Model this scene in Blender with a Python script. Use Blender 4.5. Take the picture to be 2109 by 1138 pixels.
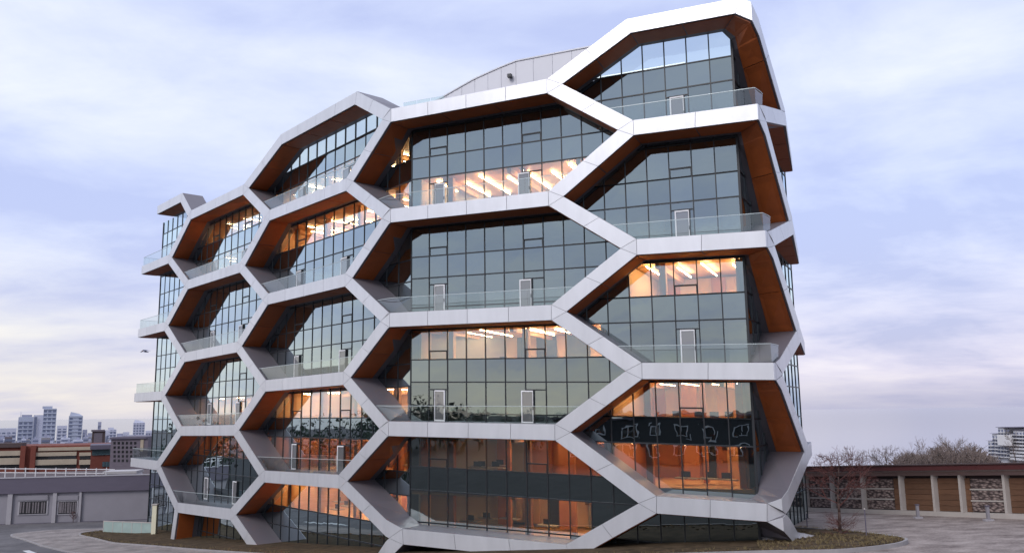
import bpy, bmesh, math, random
import numpy as np
from mathutils import Matrix, Vector
random.seed(7)
S = bpy.context.scene
for o in list(bpy.data.objects): bpy.data.objects.remove(o)
C = S.collection
R = math.radians

# ------------------------------------------------------------------ camera
W0, H0 = 2109.0, 1138.0            # size of the photograph the pixel measurements come from
FOC, PIT, ROL, ZC = 1740.61, R(9.1428), R(-0.7635), 9.344
cp, sp, cr, sr = math.cos(PIT), math.sin(PIT), math.cos(ROL), math.sin(ROL)
cx, cu, cf = Vector((1, 0, 0)), Vector((0, -sp, cp)), Vector((0, cp, sp))
right, up = cx*cr + cu*sr, -cx*sr + cu*cr
cam = bpy.data.cameras.new('camera'); cam_o = bpy.data.objects.new('camera', cam); C.objects.link(cam_o)
cam.sensor_fit = 'HORIZONTAL'; cam.angle = 2*math.atan(W0/2/FOC); cam.clip_start = 0.5; cam.clip_end = 80000
m = Matrix.Identity(4)
for i in range(3): m[i][0], m[i][1], m[i][2] = right[i], up[i], -cf[i]
m[2][3] = ZC; cam_o.matrix_world = m
S.camera = cam_o
S.render.engine = 'CYCLES'
S.cycles.use_denoising = True
S.cycles.max_bounces = 8; S.cycles.transparent_max_bounces = 16
S.cycles.sample_clamp_indirect = 6.0
S.cycles.caustics_reflective = False; S.cycles.caustics_refractive = False
S.view_settings.view_transform = 'Standard'; S.view_settings.look = 'None'
S.view_settings.gamma = 1.0; S.view_settings.use_curve_mapping = False
S.view_settings.exposure = 0.2

# ------------------------------------------------------------------ node helpers
class NT:
    def __init__(s, tree): s.t = tree; s.n = tree.nodes; s.l = tree.links
    def new(s, kind, **kw):
        nd = s.n.new(kind)
        for k, v in kw.items():
            if k.startswith('i_'): nd.inputs[k[2:].replace('_', ' ')].default_value = v
            else: setattr(nd, k, v)
        return nd
    def link(s, a, b): s.l.new(a, b)
    def math(s, op, a, b=None, clamp=False):
        nd = s.n.new('ShaderNodeMath'); nd.operation = op; nd.use_clamp = clamp
        for i, v in enumerate((a, b)):
            if v is None: continue
            if isinstance(v, (int, float)): nd.inputs[i].default_value = v
            else: s.link(v, nd.inputs[i])
        return nd.outputs[0]
    def mix(s, f, a, b, mode='MIX'):
        nd = s.n.new('ShaderNodeMix'); nd.data_type = 'RGBA'; nd.blend_type = mode
        for idx, v in ((0, f), (6, a), (7, b)):
            if isinstance(v, (int, float)): nd.inputs[idx].default_value = v
            elif isinstance(v, tuple): nd.inputs[idx].default_value = (*v[:3], 1)
            else: s.link(v, nd.inputs[idx])
        return nd.outputs[2]
    def ramp(s, f, stops, interp='LINEAR'):
        nd = s.n.new('ShaderNodeValToRGB'); cr_ = nd.color_ramp; cr_.interpolation = interp
        while len(cr_.elements) < len(stops): cr_.elements.new(0.5)
        for e, (p, c) in zip(cr_.elements, stops): e.position = p; e.color = (*c, 1) if len(c) == 3 else c
        s.link(f, nd.inputs[0]); return nd.outputs[0]

# ------------------------------------------------------------------ world: broken bluish overcast
SUN_EL, SUN_AZ = R(38), R(218)     # azimuth clockwise from +Y (behind and left of the camera)
wd = bpy.data.worlds.new('World'); S.world = wd; wd.use_nodes = True
wt = NT(wd.node_tree); wt.n.clear()
tc = wt.new('ShaderNodeTexCoord'); sep = wt.new('ShaderNodeSeparateXYZ'); wt.link(tc.outputs['Generated'], sep.inputs[0])
X, Y, Z = sep.outputs
zz = wt.math('ABSOLUTE', Z)
den = wt.math('ADD', zz, 0.16)
comb = wt.new('ShaderNodeCombineXYZ')
wt.link(wt.math('DIVIDE', X, den), comb.inputs[0]); wt.link(wt.math('DIVIDE', Y, den), comb.inputs[1])
mp = wt.new('ShaderNodeMapping'); mp.inputs['Rotation'].default_value = (0, 0, 0.55); mp.inputs['Scale'].default_value = (1.0, 1.25, 1); mp.inputs['Location'].default_value = (7.4, 0.6, 0)
wt.link(comb.outputs[0], mp.inputs[0])
n1 = wt.new('ShaderNodeTexNoise', i_Scale=0.62, i_Detail=6.0, i_Roughness=0.5, i_Distortion=0.6); wt.link(mp.outputs[0], n1.inputs[0])
n2 = wt.new('ShaderNodeTexNoise', i_Scale=2.1, i_Detail=8.0, i_Roughness=0.6, i_Distortion=0.3); wt.link(mp.outputs[0], n2.inputs[0])
cl = wt.math('ADD', wt.math('MULTIPLY', n1.outputs[0], 0.68), wt.math('MULTIPLY', n2.outputs[0], 0.32))
cloud = wt.ramp(cl, [(0.40, (0.52, 0.59, 0.89)), (0.465, (0.62, 0.69, 0.95)), (0.53, (0.73, 0.79, 0.98)), (0.61, (0.87, 0.91, 1.0))])
# lower sky: greyer violet, cream on the left of the view, pink on the right
lowc = wt.ramp(cl, [(0.40, (0.48, 0.48, 0.69)), (0.49, (0.66, 0.62, 0.79)), (0.62, (0.82, 0.76, 0.86))])
cream = wt.ramp(cl, [(0.36, (0.56, 0.56, 0.72)), (0.50, (0.76, 0.72, 0.74)), (0.66, (0.92, 0.85, 0.76))])
lf = wt.math('MULTIPLY', wt.math('SUBTRACT', -0.20, X), 3.5, True)
low = wt.mix(lf, lowc, cream)
el = wt.new('ShaderNodeMapRange', interpolation_type='SMOOTHSTEP', i_From_Min=0.0, i_From_Max=0.24); wt.link(zz, el.inputs[0])
cl2 = wt.mix(el.outputs[0], low, cloud)
hz = wt.new('ShaderNodeMapRange', interpolation_type='SMOOTHSTEP', i_From_Min=0.0, i_From_Max=0.045, i_To_Min=0.55, i_To_Max=0.0); wt.link(zz, hz.inputs[0])
cl3 = wt.mix(wt.math('MULTIPLY', hz.outputs[0], wt.math('SUBTRACT', 1.0, lf)), cl2, (0.30, 0.33, 0.50))
sky = wt.new('ShaderNodeTexSky', sky_type='NISHITA', sun_disc=False, sun_elevation=SUN_EL, sun_rotation=SUN_AZ)
skm = wt.mix(1.0, sky.outputs[0], (0.10, 0.10, 0.10), 'MULTIPLY')
fin = wt.mix(0.12, cl3, skm)
bg = wt.new('ShaderNodeBackground', i_Strength=1.0); wt.link(fin, bg.inputs[0])
wo = wt.new('ShaderNodeOutputWorld'); wt.link(bg.outputs[0], wo.inputs[0])

sun = bpy.data.lights.new('sun', 'SUN'); sun.energy = 1.5; sun.angle = R(25); sun.color = (1, 0.96, 0.93)
sun_o = bpy.data.objects.new('sun', sun); C.objects.link(sun_o)
sd = Vector((math.sin(SUN_AZ)*math.cos(SUN_EL), math.cos(SUN_AZ)*math.cos(SUN_EL), math.sin(SUN_EL)))
sun_o.rotation_euler = sd.to_track_quat('Z', 'Y').to_euler()

# ------------------------------------------------------------------ object helpers
def mk(name, verts, faces, mat, parent=None, smooth=False, kind=None, label=None, cat=None, group=None, mats=None, mi=None):
    me = bpy.data.meshes.new(name); me.from_pydata([tuple(v) for v in verts], [], faces); me.update()
    if mats:
        for q in mats: me.materials.append(q)
        for pl, i in zip(me.polygons, mi): pl.material_index = i
    else: me.materials.append(mat)
    if smooth: me.polygons.foreach_set('use_smooth', [True]*len(me.polygons))
    o = bpy.data.objects.new(name, me); C.objects.link(o); o.parent = parent
    tag(o, label, cat, group, kind); return o
def tag(o, label=None, cat=None, group=None, kind=None):
    for k, v in (('label', label), ('category', cat), ('group', group), ('kind', kind)):
        if v: o[k] = v
    return o
def thing(name, label, cat, loc=(0, 0, 0), group=None):
    o = bpy.data.objects.new(name, None); C.objects.link(o); o.empty_display_size = 0.2
    tag(o, label, cat, group); return o
HEX = [(0, 3, 2, 1), (4, 5, 6, 7), (0, 1, 5, 4), (1, 2, 6, 5), (2, 3, 7, 6), (3, 0, 4, 7)]
def hexa(name, a, b, mat, parent=None, **kw):       # a: 4 bottom/one-side points, b: the 4 opposite points
    return mk(name, list(a) + list(b), HEX, mat, parent, **kw)
class MB:
    def __init__(s): s.v = []; s.f = []
    def hexa(s, a, b):
        k = len(s.v); s.v += list(a) + list(b); s.f += [tuple(i + k for i in q) for q in HEX]
    def box(s, x0, x1, y0, y1, z0, z1): s.hexa([(x0, y0, z0), (x1, y0, z0), (x1, y1, z0), (x0, y1, z0)], [(x0, y0, z1), (x1, y0, z1), (x1, y1, z1), (x0, y1, z1)])
    def tube(s, p, q, r0, r1, n=5):
        p, q = Vector(p), Vector(q); d = (q - p)
        if d.length < 1e-6: return
        d.normalize(); a = d.orthogonal().normalized(); b = d.cross(a); k = len(s.v)
        for c, r in ((p, r0), (q, r1)):
            for i in range(n):
                t = 2*math.pi*i/n; s.v.append(c + (a*math.cos(t) + b*math.sin(t))*r)
        s.f += [(k+i, k+(i+1) % n, k+n+(i+1) % n, k+n+i) for i in range(n)]
        s.f += [tuple(k+n+i for i in range(n)), tuple(k+n-1-i for i in range(n))]
    def build(s, name, mat, parent=None, **kw): return mk(name, s.v, s.f, mat, parent, **kw)

# ------------------------------------------------------------------ materials
def pmat(name, col, rough=0.5, metal=0.0, var=0.0, vscale=1.0, bump=0.0, bscale=20.0, spec=0.5, stretch=(1, 1, 1), rnd=0.0):
    mt = bpy.data.materials.new(name); mt.use_nodes = True; t = NT(mt.node_tree); b = t.n['Principled BSDF']
    b.inputs['Base Color'].default_value = (*col, 1); b.inputs['Roughness'].default_value = rough; b.inputs['Metallic'].default_value = metal
    b.inputs['Specular IOR Level'].default_value = spec
    if var or bump or rnd:
        co = t.new('ShaderNodeTexCoord'); mp = t.new('ShaderNodeMapping'); mp.inputs['Scale'].default_value = stretch; t.link(co.outputs['Object'], mp.inputs[0])
        cur = None
        if var:
            n = t.new('ShaderNodeTexNoise', i_Scale=vscale, i_Detail=6.0, i_Roughness=0.6); t.link(mp.outputs[0], n.inputs[0])
            f = t.math('MULTIPLY_ADD', n.outputs[0], 2.0*var); f.node.inputs[2].default_value = 1.0 - var
            cur = t.mix(1.0, (*col,), (1, 1, 1), 'MULTIPLY'); 
            mx = cur.node
            cb = t.new('ShaderNodeCombineColor'); [t.link(f, cb.inputs[i]) for i in range(3)]; t.link(cb.outputs[0], mx.inputs[7])
        if rnd:
            oi = t.new('ShaderNodeObjectInfo'); g = t.math('MULTIPLY_ADD', oi.outputs['Random'], 2.0*rnd); g.node.inputs[2].default_value = 1.0 - rnd
            cb = t.new('ShaderNodeCombineColor'); [t.link(g, cb.inputs[i]) for i in range(3)]
            cur = t.mix(1.0, cur if cur is not None else (*col,), cb.outputs[0], 'MULTIPLY')
        if cur is not None: t.link(cur, b.inputs['Base Color'])
        if bump:
            n = t.new('ShaderNodeTexNoise', i_Scale=bscale, i_Detail=5.0); t.link(mp.outputs[0], n.inputs[0])
            bp = t.new('ShaderNodeBump', i_Strength=bump, i_Distance=0.05); t.link(n.outputs[0], bp.inputs['Height']); t.link(bp.outputs[0], b.inputs['Normal'])
    return mt
def emat(name, col, s):
    mt = bpy.data.materials.new(name); mt.use_nodes = True; t = NT(mt.node_tree); t.n.clear()
    e = t.new('ShaderNodeEmission', i_Strength=s); e.inputs[0].default_value = (*col, 1); o = t.new('ShaderNodeOutputMaterial'); t.link(e.outputs[0], o.inputs[0]); return mt
def glassmat(name, refl, base, power, tint_r, tint_t, opaque=None, rough=0.0):
    """coated architectural glass: mirror-like coat over a see-through (or opaque dark) body"""
    mt = bpy.data.materials.new(name); mt.use_nodes = True; t = NT(mt.node_tree); t.n.clear()
    g = t.new('ShaderNodeBsdfGlossy', i_Roughness=rough); g.inputs[0].default_value = (*tint_r, 1)
    if opaque: bk = t.new('ShaderNodeBsdfDiffuse'); bk.inputs[0].default_value = (*opaque, 1)
    else: bk = t.new('ShaderNodeBsdfTransparent'); bk.inputs[0].default_value = (*tint_t, 1)
    fr = t.new('ShaderNodeFresnel', i_IOR=1.52)
    co = t.new('ShaderNodeTexCoord'); nz = t.new('ShaderNodeTexNoise', i_Scale=0.55, i_Detail=2.0); t.link(co.outputs['Object'], nz.inputs[0])
    bp = t.new('ShaderNodeBump', i_Strength=0.25, i_Distance=0.02); t.link(nz.outputs[0], bp.inputs['Height']); t.link(bp.outputs[0], g.inputs['Normal'])
    oi = t.new('ShaderNodeObjectInfo'); bs = t.math('MULTIPLY_ADD', oi.outputs['Random'], 0.05); bs.node.inputs[2].default_value = base - 0.025
    f = t.math('ADD', t.math('MULTIPLY', fr.outputs[0], power), bs, True)
    mx = t.new('ShaderNodeMixShader'); t.link(f, mx.inputs[0]); t.link(bk.outputs[0], mx.inputs[1]); t.link(g.outputs[0], mx.inputs[2])
    o = t.new('ShaderNodeOutputMaterial'); t.link(mx.outputs[0], o.inputs[0]); return mt
M = {
 'white': pmat('white_aluminium', (0.69, 0.69, 0.715), 0.33, 0.45, 0.14, 1.1, rnd=0.035, stretch=(1, 1, 0.22)),
 'grey': pmat('grey_aluminium', (0.17, 0.155, 0.175), 0.42, 0.2, 0.06, 0.5),
 'seam': pmat('seam_shadow_gap', (0.10, 0.10, 0.11), 0.7),
 'soffit': pmat('orange_wood_soffit', (0.42, 0.105, 0.024), 0.5, 0, 0.25, 1.2, stretch=(1, 1, 1), rnd=0.08),
 'mull': pmat('black_mullion', (0.018, 0.02, 0.024), 0.4),
 'glass': glassmat('vision_glass', 0, 0.115, 4.6, (0.76, 0.90, 0.92), (0.66, 0.68, 0.66)),
 'spandrel': glassmat('spandrel_glass', 0, 0.115, 4.6, (0.76, 0.90, 0.93), None, opaque=(0.006, 0.008, 0.009)),
 'screen': glassmat('clear_screen_glass', 0, 0.05, 1.0, (0.8, 0.95, 0.95), (0.84, 0.95, 0.93)),
 'rail': glassmat('railing_glass', 0, 0.055, 1.3, (0.88, 0.95, 0.94), (0.87, 0.92, 0.91)),
 'railtop': pmat('railing_edge', (0.55, 0.62, 0.62), 0.3, 0.3),
 'doorwhite': pmat('white_door_frame', (0.86, 0.85, 0.86), 0.4),
 'wood': pmat('timber', (0.56, 0.33, 0.16), 0.55, 0, 0.2, 1.0),
 'redwood': pmat('red_timber', (0.36, 0.14, 0.06), 0.55, 0, 0.25, 1.0),
 'plaster': pmat('interior_plaster', (0.58, 0.42, 0.27), 0.8, 0, 0.15, 0.6),
 'dim': pmat('interior_grey', (0.30, 0.29, 0.27), 0.8),
 'doorglass': glassmat('pale_door_glass', 0, 0.12, 1.0, (0.9, 0.95, 0.95), None, opaque=(0.17, 0.165, 0.17)),
 'pgrey': pmat('grey_white_cladding', (0.60, 0.60, 0.64), 0.5, 0.1, 0.05, 0.5, rnd=0.04),
 'strip': emat('light_strip', (1.0, 0.70, 0.38), 70.0),
 'stripd': emat('light_strip_dim', (1.0, 0.64, 0.30), 36.0),
 'roofgrey': pmat('roof_membrane', (0.35, 0.35, 0.36), 0.9),
}

# ------------------------------------------------------------------ site frame (from the camera fit)
F = np.array([-9.2010, 62.2239]); PR, PL = R(23.0596), R(49.6010)
tR, nR = np.array([math.cos(PR), -math.sin(PR)]), np.array([math.sin(PR), math.cos(PR)])
tL, nL = np.array([math.cos(PL), -math.sin(PL)]), np.array([math.sin(PL), math.cos(PL)])
def gz(x, y):                        # the sloping site
    xx, yy = min(max(x, -45), 45), min(max(y, 20), 95)
    z = 0.45 + 0.05*(xx - 3.5) - 0.06*(yy - 56.8)
    y0 = float(np.interp(x, (-20, 20), (140, 97)))
    if y > y0: z -= 0.2*(y - y0)
    return max(z, -55.0)
def ray(px, py):
    x, y = (px - W0/2)/FOC, -(py - H0/2)/FOC
    return right*x + up*y + cf
def gpix(px, py, dz=0.0):            # pixel -> point on the sloping ground
    d = ray(px, py); hi = 20.0
    while ZC + d.z*hi > gz(d.x*hi, d.y*hi) + dz and hi < 500: hi += 0.5
    lo = hi - 0.5
    for _ in range(50):
        s = (lo+hi)/2
        if ZC + d.z*s > gz(d.x*s, d.y*s) + dz: lo = s
        else: hi = s
    return Vector((d.x*s, d.y*s, ZC + d.z*s))
def aty(px, py, yy):                 # pixel -> point at distance yy
    d = ray(px, py); s = yy/d.y; return Vector((d.x*s, yy, ZC + d.z*s))
def atr(px, D, py=900):               # pixel -> point at range D
    d = ray(px, py); s = D/math.hypot(d.x, d.y); return Vector((d.x*s, d.y*s, ZC + d.z*s))
def zat(px, py, x, y):               # height seen at pixel row py on the vertical through (x, y)
    d = ray(px, py); s = math.hypot(x, y)/math.hypot(d.x, d.y); return ZC + d.z*s

# ------------------------------------------------------------------ ground
def asphalt(name, c1, c2, sc, rough=0.85, bump=0.3):
    mt = bpy.data.materials.new(name); mt.use_nodes = True; t = NT(mt.node_tree); b = t.n['Principled BSDF']; b.inputs['Roughness'].default_value = rough; b.inputs['Specular IOR Level'].default_value = 0.12
    co = t.new('ShaderNodeTexCoord')
    a = t.new('ShaderNodeTexNoise', i_Scale=sc, i_Detail=8.0, i_Roughness=0.65); t.link(co.outputs['Object'], a.inputs[0])
    q = t.new('ShaderNodeTexNoise', i_Scale=sc*14, i_Detail=4.0); t.link(co.outputs['Object'], q.inputs[0])
    f = t.math('ADD', t.math('MULTIPLY', a.outputs[0], 0.7), t.math('MULTIPLY', q.outputs[0], 0.3))
    t.link(t.ramp(f, [(0.36, c1), (0.66, c2)]), b.inputs['Base Color'])
    bp = t.new('ShaderNodeBump', i_Strength=bump, i_Distance=0.04); t.link(q.outputs[0], bp.inputs['Height']); t.link(bp.outputs[0], b.inputs['Normal']); return mt
M['asphalt'] = asphalt('asphalt', (0.022, 0.021, 0.023), (0.048, 0.045, 0.046), 0.35)
M['apron'] = asphalt('worn_apron', (0.15, 0.12, 0.11), (0.42, 0.36, 0.33), 0.55, bump=0.6)
M['mulch'] = asphalt('mulch_bed', (0.035, 0.026, 0.016), (0.13, 0.09, 0.055), 1.2, 0.95, 1.0)
M['paving'] = asphalt('concrete_paving', (0.17, 0.15, 0.145), (0.38, 0.34, 0.32), 0.5)
M['kerb'] = pmat('kerb_concrete', (0.30, 0.28, 0.28), 0.85, 0, 0.25, 2.0)
M['mark'] = pmat('white_road_paint', (0.62, 0.62, 0.62), 0.7, 0, 0.2, 3.0)
M['farland'] = asphalt('far_land', (0.05, 0.05, 0.055), (0.16, 0.14, 0.14), 0.02)

xs = [-9000, -45, -20, 20, 45, 9000]; ys = [-2500, 20, 95, 97, 140, 330, 420, 700]
gv = []; gf = []
for y in ys:
    for x in xs: gv.append((x, y, gz(x, y)))
for j in range(len(ys)-1):
    for i in range(len(xs)-1): k = j*len(xs)+i; gf.append((k, k+1, k+1+len(xs), k+len(xs)))
mk('ground', gv, gf, M['asphalt'], kind='structure')
def sheet(name, pts, mat, lift, kind='structure', thick=0.0, **kw):
    """flat outline on the site plane; with thick it becomes a raised slab"""
    bm = bmesh.new(); bm.faces.new([bm.verts.new((p[0], p[1], 0)) for p in pts])
    for co, no in (((-45, 0, 0), (1, 0, 0)), ((45, 0, 0), (1, 0, 0)), ((0, 20, 0), (0, 1, 0)), ((0, 95, 0), (0, 1, 0))):
        bmesh.ops.bisect_plane(bm, geom=bm.verts[:]+bm.edges[:]+bm.faces[:], plane_co=co, plane_no=no, dist=1e-5)
    for v in bm.verts: v.co.z = gz(v.co.x, v.co.y) + lift
    if thick:
        be = [e for e in bm.edges if e.is_boundary]; r_ = bmesh.ops.extrude_edge_only(bm, edges=be)
        for v in [g for g in r_['geom'] if isinstance(g, bmesh.types.BMVert)]: v.co.z = gz(v.co.x, v.co.y) - 0.05
    bmesh.ops.triangulate(bm, faces=bm.faces[:])
    me = bpy.data.meshes.new(name); bm.to_mesh(me); bm.free(); me.materials.append(mat)
    o = bpy.data.objects.new(name, me); C.objects.link(o); return tag(o, kind=kind)
def ccw(pts):
    a = sum(pts[i][0]*pts[(i+1) % len(pts)][1] - pts[(i+1) % len(pts)][0]*pts[i][1] for i in range(len(pts)))
    return pts if a > 0 else pts[::-1]
def smooth(pts, it=2):               # Chaikin on an open line
    for _ in range(it):
        q = [pts[0]]
        for a, b in zip(pts, pts[1:]): q += [tuple(a[i]*.75+b[i]*.25 for i in range(2)), tuple(a[i]*.25+b[i]*.75 for i in range(2))]
        pts = q + [pts[-1]]
    return pts
G2 = lambda px, py: tuple(gpix(px, py)[:2])
def kerb(name, line, w=0.18, h=0.22, lift=0.0):
    mb = MB(); L = [np.array(p) for p in line]; offs = []
    for i in range(len(L)):
        d = L[min(i+1, len(L)-1)] - L[max(i-1, 0)]; d = d/np.linalg.norm(d); offs.append(np.array([-d[1], d[0]])*w/2)
    for i in range(len(L)-1):
        q = [L[i]-offs[i], L[i+1]-offs[i+1], L[i+1]+offs[i+1], L[i]+offs[i]]
        mb.hexa([(p[0], p[1], gz(*p)-0.1) for p in q], [(p[0], p[1], gz(*p)+h+lift) for p in q])
    return mb.build(name, M['kerb'], kind='structure')
# right-hand apron
sheet('apron', ccw([(12, 20), (119, 20), (119, 100), (12, 100)]), M['apron'], 0.004)
# planting bed round the building foot, its rounded nose towards the tree
nose = smooth([G2(1640, 1091), G2(1730, 1096), G2(1800, 1103), G2(1868, 1113), G2(1866, 1122), G2(1815, 1131), G2(1720, 1140), (14, 48.5), (2, 52.0), (-8, 54.5)], 3)
frontl = smooth([(-8, 54.5), G2(640, 1150), G2(420, 1136), G2(300, 1125), G2(205, 1112), G2(150, 1102), G2(205, 1094), G2(260, 1090)], 3)
bed = nose + frontl[1:]
sheet('planting_bed', ccw(bed + [(-30, 110), (0, 95), (20, 75)]), M['mulch'], 0.16, thick=0.1)
kerb('bed_kerb', nose); kerb('bed_kerb', frontl)
M['road'] = asphalt('grey_road', (0.10, 0.095, 0.10), (0.19, 0.18, 0.185), 0.3)
sheet('road', ccw([(-110, 62), (-18, 62), (-18, 118), (-110, 118)]), M['road'], 0.004)
# pavement spur on the left with its kerb line
pv = smooth([G2(260, 1089), G2(130, 1090), G2(55, 1096), G2(12, 1102), G2(60, 1113), G2(170, 1140)], 3)
sheet('pavement', ccw(pv + [(-8.5, 54.8), (-25, 85)]), M['paving'], 0.10, thick=0.1)
kerb('kerb', pv, 0.2, 0.115)
a, b = gpix(48, 1133), gpix(78, 1140)
sheet('road_marking', ccw([tuple(gpix(46, 1133)[:2]), tuple(gpix(60, 1132)[:2]), tuple(gpix(100, 1146)[:2]), tuple(gpix(80, 1148)[:2])]), M['mark'], 0.009)
# water sheet added to mirror the sky below the horizon, land under the city
wm = bpy.data.materials.new('sky_mirror_water'); wm.use_nodes = True; t = NT(wm.node_tree); b = t.n['Principled BSDF']
b.inputs['Base Color'].default_value = (0.10, 0.12, 0.17, 1); b.inputs['Roughness'].default_value = 0.12; b.inputs['IOR'].default_value = 1.33
mk('sky_mirror', [(-9000, 700, -55.5), (60000, 700, -55.5), (60000, 70000, -55.5), (-60000, 70000, -55.5), (-60000, 700, -55.5)], [(0, 1, 2, 3, 4)], wm, kind='structure')
mk('far_land', [(-4000, 690, -54.9), (-180, 690, -54.9), (-420, 2600, -54.9), (-4000, 2600, -54.9)], [(0, 1, 2, 3)], M['farland'], kind='structure')

# =================================================================== THE HONEYCOMB OFFICE BUILDING
B = thing('office_building', 'large office building wrapped in a white honeycomb frame of hexagons over glass', 'building')
DEP = 2.38
pt = lambda u, w: F + tR*u + nR*w
ptl = lambda u, w: F + tL*u + nL*w
# plan of the frame: matching outer (face) and inner (glass line) points, s = running length of the face
outer = [ptl(-59.55, 0), ptl(-2.4, 0), F, pt(2.4, 0), pt(23.6, 0), pt(27.16, 0), pt(27.45, 1.0), pt(28.25, 7.3), pt(27.7, 19.0)]
inner = [ptl(-59.55, DEP), ptl(-2.4, DEP), ptl(-0.56, DEP), pt(2.4, DEP), pt(23.6, DEP), pt(25.45, DEP), pt(25.48, DEP+0.25), pt(25.92, 7.5), pt(26.8, 19.0)]
sv = [-59.55]
for a, b in zip(outer, outer[1:]): sv.append(sv[-1] + float(np.linalg.norm(b-a)))
SV, SE = sv[7], sv[8]
oX, oY, iX, iY = ([float(p[k]) for p in L_] for L_ in (outer, inner) for k in (0, 1))
def WP(s, off, z):                   # unrolled frame coordinate -> world
    a = (np.interp(s, sv, oX), np.interp(s, sv, oY)); b = (np.interp(s, sv, iX), np.interp(s, sv, iY)); f = off/DEP
    return (float(a[0]+(b[0]-a[0])*f), float(a[1]+(b[1]-a[1])*f), z)
# nodes of the honeycomb (unrolled s, height), one name per column side and level
N = {}
def put(k, d):
    for l, (s, z) in d.items(): N[(k, l)] = (s, z)
put('0l', {9: (-54.5, 35.1), 7: (-59.5, 28.1), 5: (-59.5, 19.95), 3: (-59.5, 11.85), 1: (-59.5, 3.9)})
put('0b', {9: (-45.9, 34.95), 7: (-49.2, 28.07), 5: (-49.3, 19.98), 3: (-49.15, 11.85), 1: (-49.45, 3.87)})
put('1a', {8: (-42.58, 32.19), 6: (-42.43, 24.11), 4: (-42.4, 15.91), 2: (-42.4, 7.85), 0: (-42.47, -0.32)})
put('1b', {8: (-27.53, 32.03), 6: (-27.56, 24.04), 4: (-27.6, 16.09), 2: (-27.54, 8.03), 0: (-27.64, 0.12)})
put('2a', {9: (-19.18, 35.1), 7: (-21.35, 28.15), 5: (-21.1, 20.1), 3: (-21.0, 12.07), 1: (-20.6, 3.99)})
put('2b', {9: (-5.23, 35.0), 7: (-6.45, 27.97), 5: (-6.33, 20.04), 3: (-6.33, 12.2), 1: (-6.74, 4.24)})
put('3a', {8: (-0.05, 32.0), 6: (0, 24.1), 4: (0, 16.22), 2: (0, 8.33), 0: (1.25, 0.85)})
put('3b', {8: (13.06, 32.19), 6: (13.02, 24.0), 4: (13.06, 16.03), 2: (13.13, 8.02), 0: (13.7, 0.35)})
put('4a', {9: (18.99, 35.5), 7: (18.9, 28.2), 5: (18.82, 20.02), 3: (18.86, 11.9), 1: (19.48, 3.55)})
put('4b', {9: (26.3, 35.46), 7: (27.5, 28.05), 5: (27.6, 19.8), 3: (27.6, 11.6), 1: (26.4, 3.28)})
put('v', {8: (SV, 29.8), 6: (SV, 21.9), 4: (SV, 14.4), 2: (SV, 6.4)})
put('e', {8: (SE, 29.6), 6: (SE, 21.7), 4: (SE, 14.2), 2: (SE, 6.2)})
put('f', {0: (-43.55, -4.6), 1: (-20.8, -3.0), 2: (-1.15, -1.3), 3: (30.6, 0.9)})   # feet
edges = []
for col, lv in (('0', (1, 3, 5, 7, 9)), ('1', (0, 2, 4, 6, 8)), ('2', (1, 3, 5, 7, 9)), ('3', (0, 2, 4, 6, 8)), ('4', (1, 3, 5, 7, 9))):
    for l in lv: edges.append((('0l' if col == '0' else col+'a', l), (col+'b', l), 'h'))
for l in (2, 4, 6, 8): edges.append((('v', l), ('e', l), 'h'))
for i in range(4):
    for l in range(10):
        for d in (-1, 1):
            a, b = (f'{i}b', l), (f'{i+1}a', l+d)
            if a in N and b in N: edges.append((a, b, 'd'))
for l in (9, 7, 5, 3):
    edges.append((('4b', l), ('v', l-1), 'd'))
    edges.append((('v', l-1), ('4b', l-2), 'd'))
edges += [(('1a', 0), ('f', 0), 'd'), (('1b', 0), ('f', 1), 'd'), (('3a', 0), ('f', 2), 'd'), (('4b', 1), ('f', 3), 'd')]
HW = 0.53
nb = {}
for i, (a, b, k) in enumerate(edges): nb.setdefault(a, []).append(b); nb.setdefault(b, []).append(a)
V2 = lambda k: np.array(N[k])
corner = {}                          # (node, neighbour, 'l'/'r') -> edge point of the band at that node
nodetri = {}
for n_, ns in nb.items():
    P = V2(n_); ns = sorted(ns, key=lambda q: math.atan2(*(V2(q)-P)[::-1]))
    for i, q in enumerate(ns):
        r = ns[(i+1) % len(ns)]
        d1 = V2(q)-P; d1 = d1/np.linalg.norm(d1); l1 = np.array([-d1[1], d1[0]])
        if len(ns) == 1:
            corner[(n_, q, 'l')] = P + l1*HW; corner[(n_, q, 'r')] = P - l1*HW; continue
        d2 = V2(r)-P; d2 = d2/np.linalg.norm(d2); r2 = -np.array([-d2[1], d2[0]])
        A = np.array([d1, -d2]).T
        if abs(np.linalg.det(A)) < 0.12: c = P + l1*HW
        else: k = np.linalg.solve(A, (r2-l1)*HW); c = P + l1*HW + d1*k[0]
        corner[(n_, q, 'l')] = c; corner[(n_, r, 'r')] = c
        nodetri.setdefault(n_, []).append(c)
lerp = lambda a, b, t: a + (b-a)*t
def clip(poly, x, keep_right):
    out = []
    for p, q in zip(poly, poly[1:]+poly[:1]):
        ip, iq = (p[0] >= x) == keep_right or abs(p[0]-x) < 1e-9, (q[0] >= x) == keep_right or abs(q[0]-x) < 1e-9
        if ip: out.append(p)
        if ip != iq: t = (x-p[0])/(q[0]-p[0]); out.append(lerp(p, q, t))
    return out
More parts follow.
